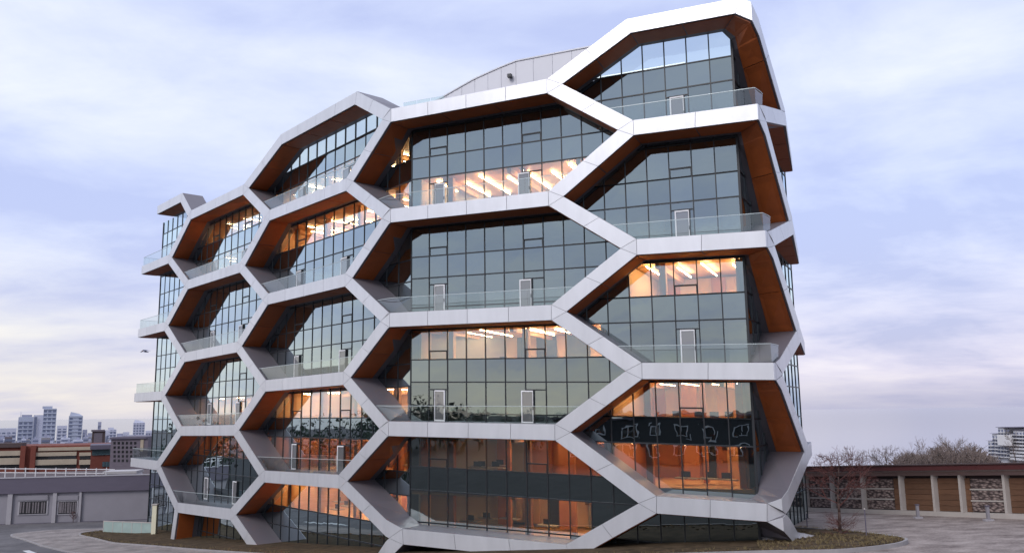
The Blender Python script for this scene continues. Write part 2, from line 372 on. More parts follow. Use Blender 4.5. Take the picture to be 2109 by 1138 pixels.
def slab(name, e, t0, t1, c0, c1, o0, o1, mat, parent, **kw):
    """strip of a member: along it t0..t1, across it c0..c1 (0 lower edge, 1 upper edge), depth o0..o1, folded where the plan folds"""
    (A0, A1), (B0, B1) = e             # lower edge ends, upper edge ends
    Q = lambda t, c: lerp(lerp(A0, A1, t), lerp(B0, B1, t), c)
    poly = [Q(t0, c0), Q(t1, c0), Q(t1, c1), Q(t0, c1)]
    cuts = [-1e6] + sv[1:-1] + [1e6]; v = []; f = []
    for x0, x1 in zip(cuts, cuts[1:]):
        pc = clip(clip(poly, x0, True), x1, False) if poly else []
        m_ = len(pc)
        if m_ < 3 or max(p[0] for p in pc)-min(p[0] for p in pc) < 1e-4: continue
        k = len(v); v += [WP(p[0], o0, p[1]) for p in pc] + [WP(p[0], o1, p[1]) for p in pc]
        f += [tuple(k+i for i in range(m_)), tuple(k+2*m_-1-i for i in range(m_))]
        for i in range(m_):
            p, q = pc[i], pc[(i+1) % m_]
            if any(abs(p[0]-x) < 1e-6 and abs(q[0]-x) < 1e-6 for x in (x0, x1)): continue
            f.append((k+(i+1) % m_, k+i, k+m_+i, k+m_+(i+1) % m_))
    return mk(name, v, f, mat, parent, **kw)
members = {}
for a, b, kind in edges:
    if V2(a)[0] > V2(b)[0]: a, b = b, a
    lo = (corner[(a, b, 'r')], corner[(b, a, 'l')]); hi = (corner[(a, b, 'l')], corner[(b, a, 'r')])
    e = (lo, hi); L = float(np.linalg.norm(V2(b)-V2(a))); members[(a, b)] = e
    s_lo, s_hi = min(lo[0][0], hi[0][0]), max(lo[1][0], hi[1][0])
    mem = slab('frame_beam' if kind == 'h' else 'frame_strut', e, 0, 1, 0, 1, 0.0, DEP, M['grey'], B)
    foot = b[0] == 'f' or a[0] == 'f'
    np_ = max(1, round(L/3.6)) if kind == 'h' else (2 if L > 5 else 1)
    g = 0.016/L
    for i in range(np_):
        slab('fascia_panel', e, i/np_+g, (i+1)/np_-g, 0.012, 0.988, -0.045, -0.002, M['white'], mem)
    # warm soffit boards on the underside, between grey margins
    lo2 = (lo[0], lo[1]); dv = lo[1]-lo[0]; dn = np.array([dv[1], -dv[0]])/np.linalg.norm(dv)
    if dn[1] > 0: dn = -dn
    dn = dn*0.035
    ns = max(1, round(L/4.2))
    if not foot or '1a' in (a[0], b[0]):
        es = ((lo[0]+dn, lo[1]+dn), (lo[0]-dn*0.5, lo[1]-dn*0.5))
        gg = (0.06 if ns == 1 else 0.03)/L
        for i in range(ns):
            slab('soffit_panel', es, i/ns+gg*1.5, (i+1)/ns-gg*1.5, 0, 1, 0.16, 1.86, M['soffit'], mem)
for n_, cs in nodetri.items():       # triangular cover plates where three bands meet
    if len(cs) < 3: continue
    c0 = sum(cs)/len(cs); cs = [lerp(c0, c, 0.965) for c in cs]
    mk('node_plate', [WP(c[0], -0.045, c[1]) for c in cs] + [WP(c[0], -0.002, c[1]) for c in cs], [(2, 1, 0), (3, 4, 5), (0, 1, 4, 3), (1, 2, 5, 4), (2, 0, 3, 5)], M['white'], B)
    mk('node_core', [WP(c[0], 0.0, c[1]) for c in nodetri[n_]] + [WP(c[0], DEP, c[1]) for c in nodetri[n_]], [(2, 1, 0), (3, 4, 5), (0, 1, 4, 3), (1, 2, 5, 4), (2, 0, 3, 5)], M['grey'], B)
# white closing plates on the open left ends
for l in (1, 3, 5, 7, 9):
    s, z = N[('0l', l)]; p = [WP(s, o, z+h) for o, h in ((-0.045, -HW), (-0.045, HW), (DEP, HW), (DEP, -HW))]; q = [Vector(WP(s, o, z+h))-Vector((*(tL*0.004), 0)) for o, h in ((-0.045, -HW), (-0.045, HW), (DEP, HW), (DEP, -HW))]
    hexa('end_plate', [Vector(a)+Vector((*(-tL*0.05), 0)) for a in p], q, M['white'], B)

# ------------------------------------------------------------------ curtain wall
GO = 2.40
UL = [-0.57 - i*(59.5-0.57)/33 for i in range(34)]
UR = [0.57 + i*(25.5-0.57)/16 for i in range(17)]
GS0, GS1 = pt(25.5, GO), pt(26.95, 20.5); LS = float(np.linalg.norm(GS1-GS0)); tS = (GS1-GS0)/LS; nS = np.array([-tS[1], tS[0]])
US = [i*LS/12 for i in range(13)]
def GW(wall, u, off, z):
    if wall == 'L': q = F + tL*u + nL*(GO+off)
    elif wall == 'R': q = F + tR*u + nR*(GO+off); z += -(u-13)/14*0.5*max(0, min(1.1, (30-z)/26))
    else: q = GS0 + tS*u + nS*off; z -= 0.45*max(0, min(1.1, (30-z)/26))
    return (float(q[0]), float(q[1]), z)
roofL = [(-61, 34.7), (-45.9, 34.7), (-42.5, 31.9), (-27.5, 31.9), (-19.2, 34.8), (-5.2, 34.8), (0, 31.9)]
roofR = [(0, 31.9), (13.1, 32.0), (19, 35.2), (27, 35.2)]
roofS = [(0, 35.2), (6, 32.0), (30, 32.0)]
def zr(wall, u):
    p = {'L': roofL, 'R': roofR, 'S': roofS}[wall]; return float(np.interp(u, [a[0] for a in p], [a[1] for a in p]))
BAL = {0: [('L', -42.5, -27.5), ('R', -0.1, 13.1)], 1: [('L', -60, -49.2), ('L', -21.1, -6.4), ('R', 18.9, 28)]}
def has_bal(wall, u, k): return 0 <= k <= 7 and any(w == wall and a-0.6 < u < b+0.6 for w, a, b in BAL[k % 2])
doors = {('R', i): 0 for i in ()}
DR = [(0, 'R', 2.6, 3.5), (0, 'R', 9.6, 10.55), (1, 'R', 21.1, 22.1), (1, 'L', -20.0, -18.95), (1, 'L', -11.5, -10.35), (0, 'L', -41.0, -39.95), (0, 'L', -33.2, -32.1)]
cells = []
for wall, UU in (('R', UR), ('L', UL), ('S', US)):
    for i in range(len(UU)-1):
        u0, u1 = sorted(UU[i:i+2]); um = (u0+u1)/2
        for k in range(-2, 9):
            bal = has_bal(wall, um, k)
            sp0, sp1 = 4*k-0.6, 4*k+(0.56 if bal else 1.1); vz0, vz1 = sp1, 4*k+3.4
            for kind, a, b in (('spandrel', sp0, sp1), ('vision', vz0, vz1)):
                if b < -5.5: continue
                ta, tb = min(b, zr(wall, u0)), min(b, zr(wall, u1))
                if max(ta, tb) < a + 0.15: continue
                if kind == 'vision' and (k < 0 or (wall == 'R' and um > 15 and k == 0) or (wall == 'S' and k < 2)): kind = 'spandrel'
                if kind == 'vision' and k == 8: kind = 'screen'
                q = np.array(GW(wall, um, 0, (a+b)/2)); dist = float(np.linalg.norm(q - np.array([0, 0, ZC])))
                cells.append((dist if wall != 'S' else dist+100, wall, kind, u0, u1, a, max(a+0.02, ta), max(a+0.02, tb)))
cells.sort(key=lambda c: c[0])
cnt = {}; rest = {}
rj = random.Random(3)
NAME = {'vision': 'glass_pane', 'spandrel': 'spandrel_pane', 'screen': 'screen_pane'}
for d, wall, kind, u0, u1, a, ta, tb in cells:
    j = lambda: rj.uniform(-0.004, 0.004)
    v = [GW(wall, u0, j(), a), GW(wall, u1, j(), a), GW(wall, u1, j(), tb), GW(wall, u0, j(), ta)]
    cnt[kind] = cnt.get(kind, 0) + 1
    mat = M[{'vision': 'glass', 'spandrel': 'spandrel', 'screen': 'screen'}[kind]]
    if cnt[kind] <= 300: mk(NAME[kind], v, [(0, 1, 2, 3)], mat, B)
    else:
        r = rest.setdefault(kind, ([], [])); n = len(r[0]); r[0].extend(v); r[1].append((n, n+1, n+2, n+3))
for kind, (v, f) in rest.items(): mk('far_'+NAME[kind], v, f, M[{'vision': 'glass', 'spandrel': 'spandrel', 'screen': 'screen'}[kind]], B, kind='stuff')
def wbox(name, wall, u0, u1, z0, z1, o0, o1, mat, parent=B):
    return hexa(name, [GW(wall, u0, o0, z0), GW(wall, u1, o0, z0), GW(wall, u1, o1, z0), GW(wall, u0, o1, z0)], [GW(wall, u0, o0, z1), GW(wall, u1, o0, z1), GW(wall, u1, o1, z1), GW(wall, u0, o1, z1)], mat, parent)
for wall, UU in (('R', UR), ('L', UL), ('S', US)):
    mw = 0.034 if wall != 'L' else 0.026
    for u in UU: wbox('mullion', wall, u-mw, u+mw, -5.5 if wall == 'L' else -2, zr(wall, u), -0.05, 0.10, M['mull'])
    lo, hi = min(UU), max(UU)
    for k in range(-1, 9):
        for z in (4*k+1.1, 4*k+3.4):
            if z > 34: continue
            for i in range(len(UU)-1):
                u0, u1 = sorted(UU[i:i+2])
                if z == 4*k+1.1 and has_bal(wall, (u0+u1)/2, k): continue
                if i and cur is not None and abs(cur[1]-max(UU[i], UU[i]) if wall != 'L' else cur[0]-u1) < 1e-6:
                    cur = (min(cur[0], u0), max(cur[1], u1))
                else:
                    if i and cur is not None: runs.append(cur)
                    if i == 0: runs = []
                    cur = (u0, u1)
                if i == 0: runs = []
            runs.append(cur)
            for a, b in runs:
                if z > 32: 
                    # keep only the stretch under the roof outline
                    us = [u for u in np.linspace(a, b, 60) if zr(wall, u) > z+0.1]
                    if not us: continue
                    groups = [[us[0]]]
                    for x in us[1:]:
                        (groups[-1].append(x) if x-groups[-1][-1] < (b-a)/59*1.5 else groups.append([x]))
                    for g_ in groups:
                        if g_[-1]-g_[0] > 0.5: wbox('transom', wall, g_[0], g_[-1], z-0.045, z+0.045, -0.045, 0.09, M['mull'])
                else: wbox('transom', wall, a, b, z-0.045, z+0.045, -0.045, 0.09, M['mull'])
# corner posts of the glass
for wall, u in (('R', 25.5), ('L', -59.5)): wbox('corner_post', wall, u-0.06, u+0.06, -2 if wall == 'R' else -5.5, zr(wall, u), -0.07, 0.14, M['mull'])
# balcony doors and vent lights
for par, wall, u0, u1 in DR:
    UU = UR if wall == 'R' else UL
    bay = [sorted(UU[i:i+2]) for i in range(len(UU)-1) if min(UU[i:i+2]) <= (u0+u1)/2 <= max(UU[i:i+2])][0]
    for k in range(par, 8, 2):
        if k == 0 and wall == 'R': continue
        if k == 1 and wall == 'R': continue
        z0 = 4*k + 0.5; h = 2.3; fr = 0.085
        d = wbox('balcony_door', wall, u0+fr, u1-fr, z0+0.1, z0+h-0.08, -0.07, -0.045, M['doorglass'])
        for nm, a, b, c, e in (('door_stile', u0, u0+fr, z0, z0+h), ('door_stile', u1-fr, u1, z0, z0+h), ('door_head', u0+fr, u1-fr, z0+h-0.09, z0+h), ('door_sill', u0+fr, u1-fr, z0, z0+0.12)):
            wbox(nm, wall, a, b, c, e, -0.11, 0.0, M['doorwhite'], d)
        wbox('handle', wall, u1-0.06, u1-0.03, z0+0.95, z0+1.2, -0.16, -0.112, M['mull'], d)
        wbox('door_header', wall, bay[0], bay[1], z0+h+0.004, z0+h+0.09, -0.06, 0.05, M['mull'])
        side = u1 if abs(bay[1]-u1) > abs(bay[0]-u0) else u0
        wbox('door_jamb', wall, side-0.03, side+0.03, z0, z0+h, -0.14, 0.04, M['mull'])
    for k in range(par+1, 8, 2):
        z0 = 4*k + 1.1
        v = wbox('vent_light', wall, bay[0]+0.03, bay[1]-0.03, z0+0.58, z0+0.68, -0.07, 0.05, M['mull'])
        wbox('vent_rim', wall, bay[0]+0.035, bay[0]+0.085, z0+0.05, z0+0.58, -0.06, 0.05, M['mull'], v)
        wbox('vent_rim', wall, bay[1]-0.085, bay[1]-0.035, z0+0.05, z0+0.58, -0.06, 0.05, M['mull'], v)

# ------------------------------------------------------------------ floors, interior walls, lit rooms
body = [GW('L', -59.3, 0.2, 0), GW('L', -0.65, 0.2, 0), (F+tR*25.3+nR*(GO+0.2)).tolist(), (GS1+nS*0.2-tS*0.2).tolist(), (F+tR*7+nR*21).tolist(), (F+tL*(-10)+nL*21).tolist(), (F+tL*(-59.3)+nL*19).tolist()]
body = [tuple(p[:2]) for p in body]
nbp = len(body)
def prism(name, pts, z0, z1, mat, parent, **kw):
    n = len(pts); return mk(name, [(x, y, z0) for x, y in pts] + [(x, y, z1) for x, y in pts], [tuple(range(n))[::-1], tuple(range(n, 2*n))] + [(i, (i+1) % n, (i+1) % n+n, i+n) for i in range(n)], mat, parent, **kw)
for k in range(0, 9): prism('floor_slab', body, 4*k-0.5, 4*k+0.35, M['wood'] if k < 8 else M['roofgrey'], B)
for i in range(3, nbp): 
    p, q = np.array(body[i]), np.array(body[(i+1) % nbp]); d = (q-p)/np.linalg.norm(q-p); nn = np.array([-d[1], d[0]])*0.1
    hexa('rear_wall', [(*(p), -6), (*(q), -6), (*(q+nn), -6), (*(p+nn), -6)], [(*(p), 31.4), (*(q), 31.4), (*(q+nn), 31.4), (*(p+nn), 31.4)], M['roofgrey'], B)
def iw(name, wall, u0, u1, o0, o1, k, mat): return wbox(name, wall, u0, u1, 4*k+0.352, 4*k+3.49, o0, o1, mat)
ROOMS = [('R', 1.0, 15.6, 6, 'strip', 'plaster'), ('R', 1.0, 15.6, 3, 'strip', 'plaster'), ('R', 1.0, 15.6, 1, 'stripd', 'redwood'), ('R', 1.0, 15.6, 0, 'stripd', 'plaster'),
         ('R', 17.4, 25.0, 4, 'strip', 'plaster'), ('R', 16.0, 25.0, 2, 'stripd', 'plaster'), ('R', 16.0, 25.0, 1, 'stripd', 'redwood'),
         ('L', -25.0, -1.6, 6, 'strip', 'wood'), ('L', -25.0, -1.6, 7, 'strip', 'plaster'), ('L', -25.0, -1.6, 2, 'strip', 'plaster'), ('L', -25.0, -1.6, 1, 'stripd', 'redwood'), ('L', -25.0, -1.6, 0, 'strip', 'wood'),
         ('L', -45.5, -25.6, 7, 'strip', 'wood'), ('L', -45.5, -25.6, 6, 'stripd', 'plaster'), ('L', -45.5, -25.6, 2, 'strip', 'plaster'), ('L', -45.5, -25.6, 1, 'stripd', 'redwood')]
lit = {(r[0], round((r[1]+r[2])/2), r[3]) for r in ROOMS}
for wall, u0, u1, k, lt, wl in ROOMS:
    iw('back_partition', wall, u0+0.2, u1-0.2, 9.0, 9.2, k, M[wl])
    iw('side_partition', wall, u0, u0+0.15, 0.5, 9.2, k, M[wl]); iw('side_partition', wall, u1-0.15, u1, 0.5, 9.2, k, M[wl])
    n = int((u1-u0)/1.7)
    for i in range(n):
        u = u0 + (i+0.7)*(u1-u0)/n
        wbox('ceiling_light', wall, u-0.035, u+0.035, 4*k+3.3, 4*k+3.35, 1.0 + 1.3*(i % 2), 7.0, M[lt])
        if i % 3 == 0: wbox('timber_beam', wall, u+0.7, u+1.0, 4*k+3.1, 4*k+3.495, 0.6, 8.9, M['wood'] if lt == 'strip' else M['redwood'])
    for u in np.arange(u0+2.2, u1, 6.1):
        iw('timber_column', wall, u, u+0.45, 1.0, 1.45, k, M['wood'] if lt == 'strip' else M['redwood'])
    ri = random.Random(int(u0*7+k*13))
    u = u0 + 0.8
    while u < u1 - 2.0:
        w_ = ri.uniform(0.8, 2.0); iw(ri.choice(['doorway', 'wall_panel', 'cabinet']), wall, u, u+w_, 8.75+ri.uniform(0, .15), 8.98, k, ri.choice([M['mull'], M['dim'], M['redwood'], M['wood']])); u += w_ + ri.uniform(0.7, 2.6)
    for _ in range(4):
        u = ri.uniform(u0+.8, u1-2.2); o = ri.uniform(1.8, 6); wbox('desk', wall, u, u+1.5, 4*k+1.02, 4*k+1.08, o, o+.8, M['dim']); wbox('screen', wall, u+.4, u+1.0, 4*k+1.12, 4*k+1.5, o+.4, o+.43, M['mull'])
    if lt == 'stripd':
        for u in np.arange(u0+3.5, u1-2, 5.2):
            iw('dividing_panel', wall, u, u+1.1, 7.0, 7.15, k, M['redwood'])
            iw('timber_column', wall, u+1.8, u+2.15, 4.6, 4.95, k, M['redwood'])
for wall, a, b in (('L', -46.2, -45.9), ('L', -25.45, -25.15), ('L', -1.3, -1.0), ('R', 15.7, 15.9)):
    wbox('party_wall', wall, a, b, -5 if wall == 'L' else -2, 31.4, 0.4, 9.8, M['dim'])
wbox('core_wall', 'L', -59, -2.5, -5, 31.4, 9.9, 10.1, M['dim']); wbox('core_wall', 'R', 3, 25, -2, 31.4, 9.9, 10.1, M['dim'])

# ------------------------------------------------------------------ balcony railings
for (a, b), e in list(members.items()):
    if a[1] != b[1] or a[0][0] == 'f' or a[1] > 7 or a[1] == 0 and a[0] == '3a' or a[0] == 'v': continue
    if a == ('4a', 1): continue
    (lo0, lo1), (hi0, hi1) = e; h = 1.12
    k = a[1]
    sl = sr_ = 0.0
    for nbk in nb[a]:
        d = V2(nbk)-V2(a)
        if d[1] > 1 and d[0] < 0: sl = d[0]/d[1]
    for nbk in nb[b]:
        d = V2(nbk)-V2(b)
        if d[1] > 1 and d[0] > 0: sr_ = d[0]/d[1]
    if b[0] == '4b': hi1 = np.array([28.3, hi1[1]]); sr_ = 0.25
    L = hi1[0]-hi0[0]; n = max(2, round(L/1.9))
    rb = None
    def rp(t, hh): 
        s = lerp(hi0[0] + sl*hh, hi1[0] + sr_*hh, t); z = lerp(hi0[1], hi1[1], min(1, max(0, t))) + hh; return s, z
    v = []; f = []
    top = []
    NS = 24
    for i in range(NS+1):
        s, z = rp(i/NS, h); k4 = len(v); top.append(k4)
        v += [WP(s, 0.10, z), WP(s, 0.155, z), WP(s, 0.155, z+0.035), WP(s, 0.10, z+0.035)]
    for i in range(NS):
        q = 4*i; f += [(q+j, q+(j+1) % 4, q+4+(j+1) % 4, q+4+j) for j in range(4)]
    rb = mk('balcony_railing', v, f, M['railtop'], B)
    # panels: rectangles over the beam, slanted end pieces against the struts
    ts = [i/n for i in range(n+1)]
    for i in range(n):
        s0b, z0b = rp(ts[i], 0.0); s1b, z1b = rp(ts[i+1], 0.0); s0t, z0t = rp(ts[i], h); s1t, z1t = rp(ts[i+1], h)
        if b[0] == '4b' and i == n-1:
            mids = [27.16, 27.9]
        g = 0.012
        if 0 < i: s0t = s0b
        if i < n-1: s1t = s1b
        pts = [(s0b+g, z0b+0.03), (s1b-g, z1b+0.03), (s1t-g, z1t), (s0t+g, z0t)]
        if s0b < 27.16 < s1b:
            um = 27.16
            mk('railing_panel', [WP(pts[0][0], 0.12, pts[0][1]), WP(um, 0.12, pts[1][1]), WP(um, 0.12, pts[2][1]), WP(pts[3][0], 0.12, pts[3][1])], [(0, 1, 2, 3)], M['rail'], rb)
            mk('railing_panel', [WP(um, 0.12, pts[0][1]), WP(pts[1][0], 0.12, pts[1][1]), WP(pts[2][0], 0.12, pts[2][1]), WP(um, 0.12, pts[3][1])], [(0, 1, 2, 3)], M['rail'], rb)
        else: mk('railing_panel', [WP(s, 0.12, z) for s, z in pts], [(0, 1, 2, 3)], M['rail'], rb)
    if a[0] == '0l':                 # return along the open end
        s, z = hi0[0]+0.05, hi0[1]
        mk('railing_panel', [WP(s, 0.12, z+0.03), WP(s, 2.3, z+0.03), WP(s, 2.3, z+h), WP(s, 0.12, z+h)], [(0, 1, 2, 3)], M['rail'], rb)
        hexa('return_rail', [WP(s-0.025, 0.15, z+h), WP(s+0.025, 0.15, z+h), WP(s+0.025, 2.3, z+h), WP(s-0.025, 2.3, z+h)], [WP(s-0.025, 0.15, z+h+0.035), WP(s+0.025, 0.15, z+h+0.035), WP(s+0.025, 2.3, z+h+0.035), WP(s-0.025, 2.3, z+h+0.035)], M['railtop'], rb)

# ------------------------------------------------------------------ roof: white panel screen behind the parapet
pw = [(2.8, 33.0), (4.1, 33.5), (5.4, 33.98), (6.5, 34.37), (7.6, 34.66), (8.7, 34.92), (9.9, 35.17), (11.3, 35.18), (12.8, 35.19), (14.3, 35.2), (15.8, 35.2), (17.2, 35.2), (18.3, 35.2)]
screen = wbox('roof_screen', 'R', 5.4, 13.0, 32.3, 33.2, -0.75, -0.60, M['roofgrey'])
zlow = lambda u: 32.0 if u < 13 else 32.0 + (u-13)*0.556
for (u0, z0), (u1, z1) in zip(pw, pw[1:]):
    g = 0.012
    a = [GW('R', u, -0.90, z) for u, z in ((u0+g, zlow(u0)), (u1-g, zlow(u1)), (u1-g, z1), (u0+g, z0))]; b = [GW('R', u, -0.82, z) for u, z in ((u0+g, zlow(u0)), (u1-g, zlow(u1)), (u1-g, z1), (u0+g, z0))]
    hexa('screen_panel', a, b, M['pgrey'], screen)
    a = [GW('R', u, o, z) for u, o, z in ((u0, -0.96, z0), (u1, -0.96, z1), (u1, -0.60, z1), (u0, -0.60, z0))]; b = [GW('R', u, o, z) for u, o, z in ((u0, -0.96, z0+0.1), (u1, -0.96, z1+0.1), (u1, -0.60, z1+0.1), (u0, -0.60, z0+0.1))]
    hexa('screen_cap', a, b, M['pgrey'], screen)
lamp = wbox('flood_light', 'R', 9.35, 9.65, 33.9, 34.15, -1.3, -1.0, M['mull']); wbox('lamp_bracket', 'R', 9.46, 9.54, 33.98, 34.06, -1.0, -0.9, M['mull'], lamp)
for u in (-0.5+1.2*i for i in range(1, 4)):  # low roof guard at the left of the screen
    wbox('roof_guard', 'R', u, u+1.15, 32.5, 33.2, -1.6, -1.585, M['rail'])
# plant box seen through the glazed top storey
prism('plant_room', [tuple((F+tR*u+nR*w)[:2]) for u, w in ((14.5, 6.5), (21.5, 6.5), (21.5, 14), (14.5, 14))], 32.36, 35.0, M['white'], B)
print('building objects', len(bpy.data.objects))

# =================================================================== NEIGHBOURS
class Facade:
    """vertical front wall over the ground line P0 -> P1; off > 0 goes away from the viewer"""
    def __init__(s, P0, P1):
        s.p = np.array(P0[:2]); d = np.array(P1[:2]) - s.p; s.L = float(np.linalg.norm(d)); s.t = d/s.L; s.n = np.array([-s.t[1], s.t[0]])
    def uv(s, px, py):
        d = ray(px, py); dd = np.array([d.x, d.y]); k = (s.p @ s.n)/(dd @ s.n); return float((dd*k - s.p) @ s.t), ZC + d.z*k
    def pt(s, u, off, z): q = s.p + s.t*u + s.n*off; return (float(q[0]), float(q[1]), z)
    def box(s, name, u0, u1, z0, z1, o0, o1, mat, parent, **kw):
        return hexa(name, [s.pt(u0, o0, z0), s.pt(u1, o0, z0), s.pt(u1, o1, z0), s.pt(u0, o1, z0)], [s.pt(u0, o0, z1), s.pt(u1, o0, z1), s.pt(u1, o1, z1), s.pt(u0, o1, z1)], mat, parent, **kw)
    def pbox(s, name, px0, py0, px1, py1, o0, o1, mat, parent, **kw):   # corners given as pixels (top-left, bottom-right)
        u0, z1 = s.uv(px0, py0); u1, z0 = s.uv(px1, py1); return s.box(name, u0, u1, z0, z1, o0, o1, mat, parent, **kw)
M.update({
 'whgrey': pmat('grey_render', (0.26, 0.245, 0.27), 0.85, 0, 0.14, 0.5, 0.2, 8.0),
 'whdark': pmat('violet_grey_cladding', (0.115, 0.10, 0.135), 0.8, 0, 0.15, 0.6, stretch=(1, 1, 6)),
 'whtrim': pmat('pale_trim', (0.36, 0.34, 0.36), 0.8, 0, 0.1, 2),
 'darkwin': glassmat('dark_window', 0, 0.05, 1.0, (0.9, 0.9, 0.9), None, opaque=(0.02, 0.02, 0.022)),
 'blinds': pmat('window_blinds', (0.16, 0.14, 0.15), 0.8, 0, 0.8, 2.2, stretch=(2, 2, 6)),
 'pipe': pmat('white_pipe', (0.72, 0.70, 0.70), 0.5),
 'brick': pmat('red_brick', (0.17, 0.045, 0.03), 0.9, 0, 0.3, 0.8),
 'cream': pmat('cream_stone', (0.40, 0.33, 0.25), 0.85, 0, 0.2, 0.6),
 'slate': pmat('slate_brick', (0.15, 0.125, 0.15), 0.9, 0, 0.3, 1.0, stretch=(1, 1, 4)),
 'brown': pmat('dark_brown', (0.075, 0.05, 0.05), 0.8),
 'teal': glassmat('teal_window', 0, 0.2, 1.0, (0.7, 0.9, 0.9), None, opaque=(0.05, 0.09, 0.10)),
 'tower_a': pmat('hazed_blue_glass_tower', (0.40, 0.43, 0.53), 0.4, 0, 0.15, 0.05),  # tower colours: paleness of distant haze mixed in, no air volume
 'tower_b': pmat('hazed_concrete_tower', (0.32, 0.33, 0.43), 0.7, 0, 0.2, 0.05),
 'tower_c': pmat('haze_pale_tower', (0.50, 0.51, 0.61), 0.6, 0, 0.1, 0.05),
 'tower_w': pmat('tower_window', (0.14, 0.16, 0.24), 0.3),
 'maroon': pmat('maroon_fascia', (0.085, 0.022, 0.022), 0.6, 0, 0.2, 1.5),
 'pinkband': pmat('pinkish_band', (0.36, 0.25, 0.225), 0.8, 0, 0.12, 1.0),
 'pil': pmat('pale_pilaster', (0.46, 0.42, 0.39), 0.8, 0, 0.15, 2.0),
 'plank': pmat('brown_plank', (0.15, 0.075, 0.042), 0.7, 0, 0.35, 1.4, stretch=(1, 1, 9), rnd=0.15),
 'concrete': pmat('pale_concrete', (0.45, 0.43, 0.43), 0.85, 0, 0.2, 1.5),
 'bark': pmat('bark', (0.075, 0.045, 0.038), 0.95, 0, 0.3, 6.0),
 'twig': pmat('russet_twigs', (0.10, 0.035, 0.03), 0.95),
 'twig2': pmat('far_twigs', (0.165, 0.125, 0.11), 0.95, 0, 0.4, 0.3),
 'conifer': pmat('dark_conifer', (0.03, 0.045, 0.03), 0.95),
 'apt': pmat('pale_apartment_concrete', (0.66, 0.65, 0.67), 0.8, 0, 0.15, 0.3),
 'frost': pmat('frosted_green_glass', (0.33, 0.42, 0.39), 0.35, 0, 0.2, 1.2),
})
# rough split-face screen: a woven dark/pale relief
mt = bpy.data.materials.new('woven_screen'); mt.use_nodes = True; t = NT(mt.node_tree); b = t.n['Principled BSDF']; b.inputs['Roughness'].default_value = 0.9
co = t.new('ShaderNodeTexCoord'); vo = t.new('ShaderNodeTexVoronoi', i_Scale=3.2); mp_ = t.new('ShaderNodeMapping'); mp_.inputs['Scale'].default_value = (1, 1, 2.2); t.link(co.outputs['Object'], mp_.inputs[0]); t.link(mp_.outputs[0], vo.inputs['Vector'])
t.link(t.ramp(vo.outputs['Distance'], [(0.1, (0.40, 0.32, 0.29)), (0.45, (0.20, 0.15, 0.14)), (0.75, (0.05, 0.036, 0.036))]), b.inputs['Base Color'])
bp = t.new('ShaderNodeBump', i_Strength=1.0, i_Distance=0.08, invert=True); t.link(vo.outputs['Distance'], bp.inputs['Height']); t.link(bp.outputs[0], b.inputs['Normal']); M['woven'] = mt

# ---- grey warehouse on the left
fa = Facade(gpix(-110, 1083), gpix(308, 1068.5)); q = thing('warehouse', 'low grey warehouse with a dark flat parapet and two barred windows', 'building')
ztop, zpar = fa.uv(150, 981)[1], fa.uv(150, 1012)[1]; zb = gz(*fa.p) - 2.0
fa.box('wall', 0, fa.L, zb, zpar-0.002, 0, 18, M['whgrey'], q); fa.box('parapet', -0.3, fa.L+0.1, zpar, ztop, -0.35, 0.1, M['whdark'], q); fa.box('roof', -0.3, fa.L+0.1, zpar+0.002, ztop-0.25, 0.102, 18, M['brown'], q); fa.box('parapet_cap', -0.35, fa.L+0.15, ztop+0.002, ztop+0.12, -0.42, 0.3, M['whtrim'], q)
zg = fa.uv(150, 1076)[1]
for x0, x1 in ((-60, -51), (16, 26), (109, 117), (163, 168)):
    u0, u1 = fa.uv(x0, 1040)[0], fa.uv(x1, 1040)[0]; fa.box('pilaster', u0, u1, zb, zpar-0.004, -0.28, -0.002, M['whtrim'], q)
fa.box('plinth', 0, fa.L, zb, fa.uv(150, 1073)[1], -0.16, -0.003, M['whdark'], q)
for x0, x1, y0, y1 in ((39, 98, 1022, 1058), (119, 160, 1022, 1058)):
    fr = fa.pbox('window', x0, y0, x1, y1, -0.10, -0.004, M['whtrim'], q); fa.pbox('pane', x0+3, y0+10, x1-3, y1-2, -0.13, -0.101, M['darkwin'], fr)
    n = 9
    for i in range(n):
        xx = x0+5+(x1-x0-10)*i/(n-1) + random.uniform(-1.2, 1.2); fa.pbox('window_bar', xx-0.7, y0+11, xx+0.7, y1-3, -0.17, -0.131, M['blinds'], fr)
    fa.pbox('lintel', x0-1, y0-2, x1+1, y0+6, -0.2, -0.101, M['whgrey'], fr)
# pipe railing along its roof
rl = thing('roof_railing', 'white pipe railing along the flat roof of the grey warehouse', 'railing')
for i, x in enumerate(range(-100, 232, 21)):
    u, _ = fa.uv(x, 970); z1 = fa.uv(x, 964+random.uniform(-1, 1))[1]; mb = MB(); mb.tube(fa.pt(u, 1.0, ztop), fa.pt(u, 1.0, z1), 0.07, 0.07, 6); mb.build('post', M['pipe'], rl)
for yy, xe in ((965, 232), (973, 210)):
    u0, z0 = fa.uv(-100, yy-0.5); u1, z1 = fa.uv(xe, yy+2.0); mb = MB(); mb.tube(fa.pt(u0, 1.0, z0), fa.pt(u1, 1.0, z1), 0.06, 0.06, 6); mb.build('rail', M['pipe'], rl)
sk = thing('roof_hatch', 'pale flat skylight box on the roof of the grey warehouse', 'skylight')
fa.pbox('upstand', 205, 976, 272, 984, 2.0, 6.0, M['pipe'], sk); fa.pbox('lid', 203, 972.5, 274, 975.8, 1.9, 6.1, M['concrete'], sk)

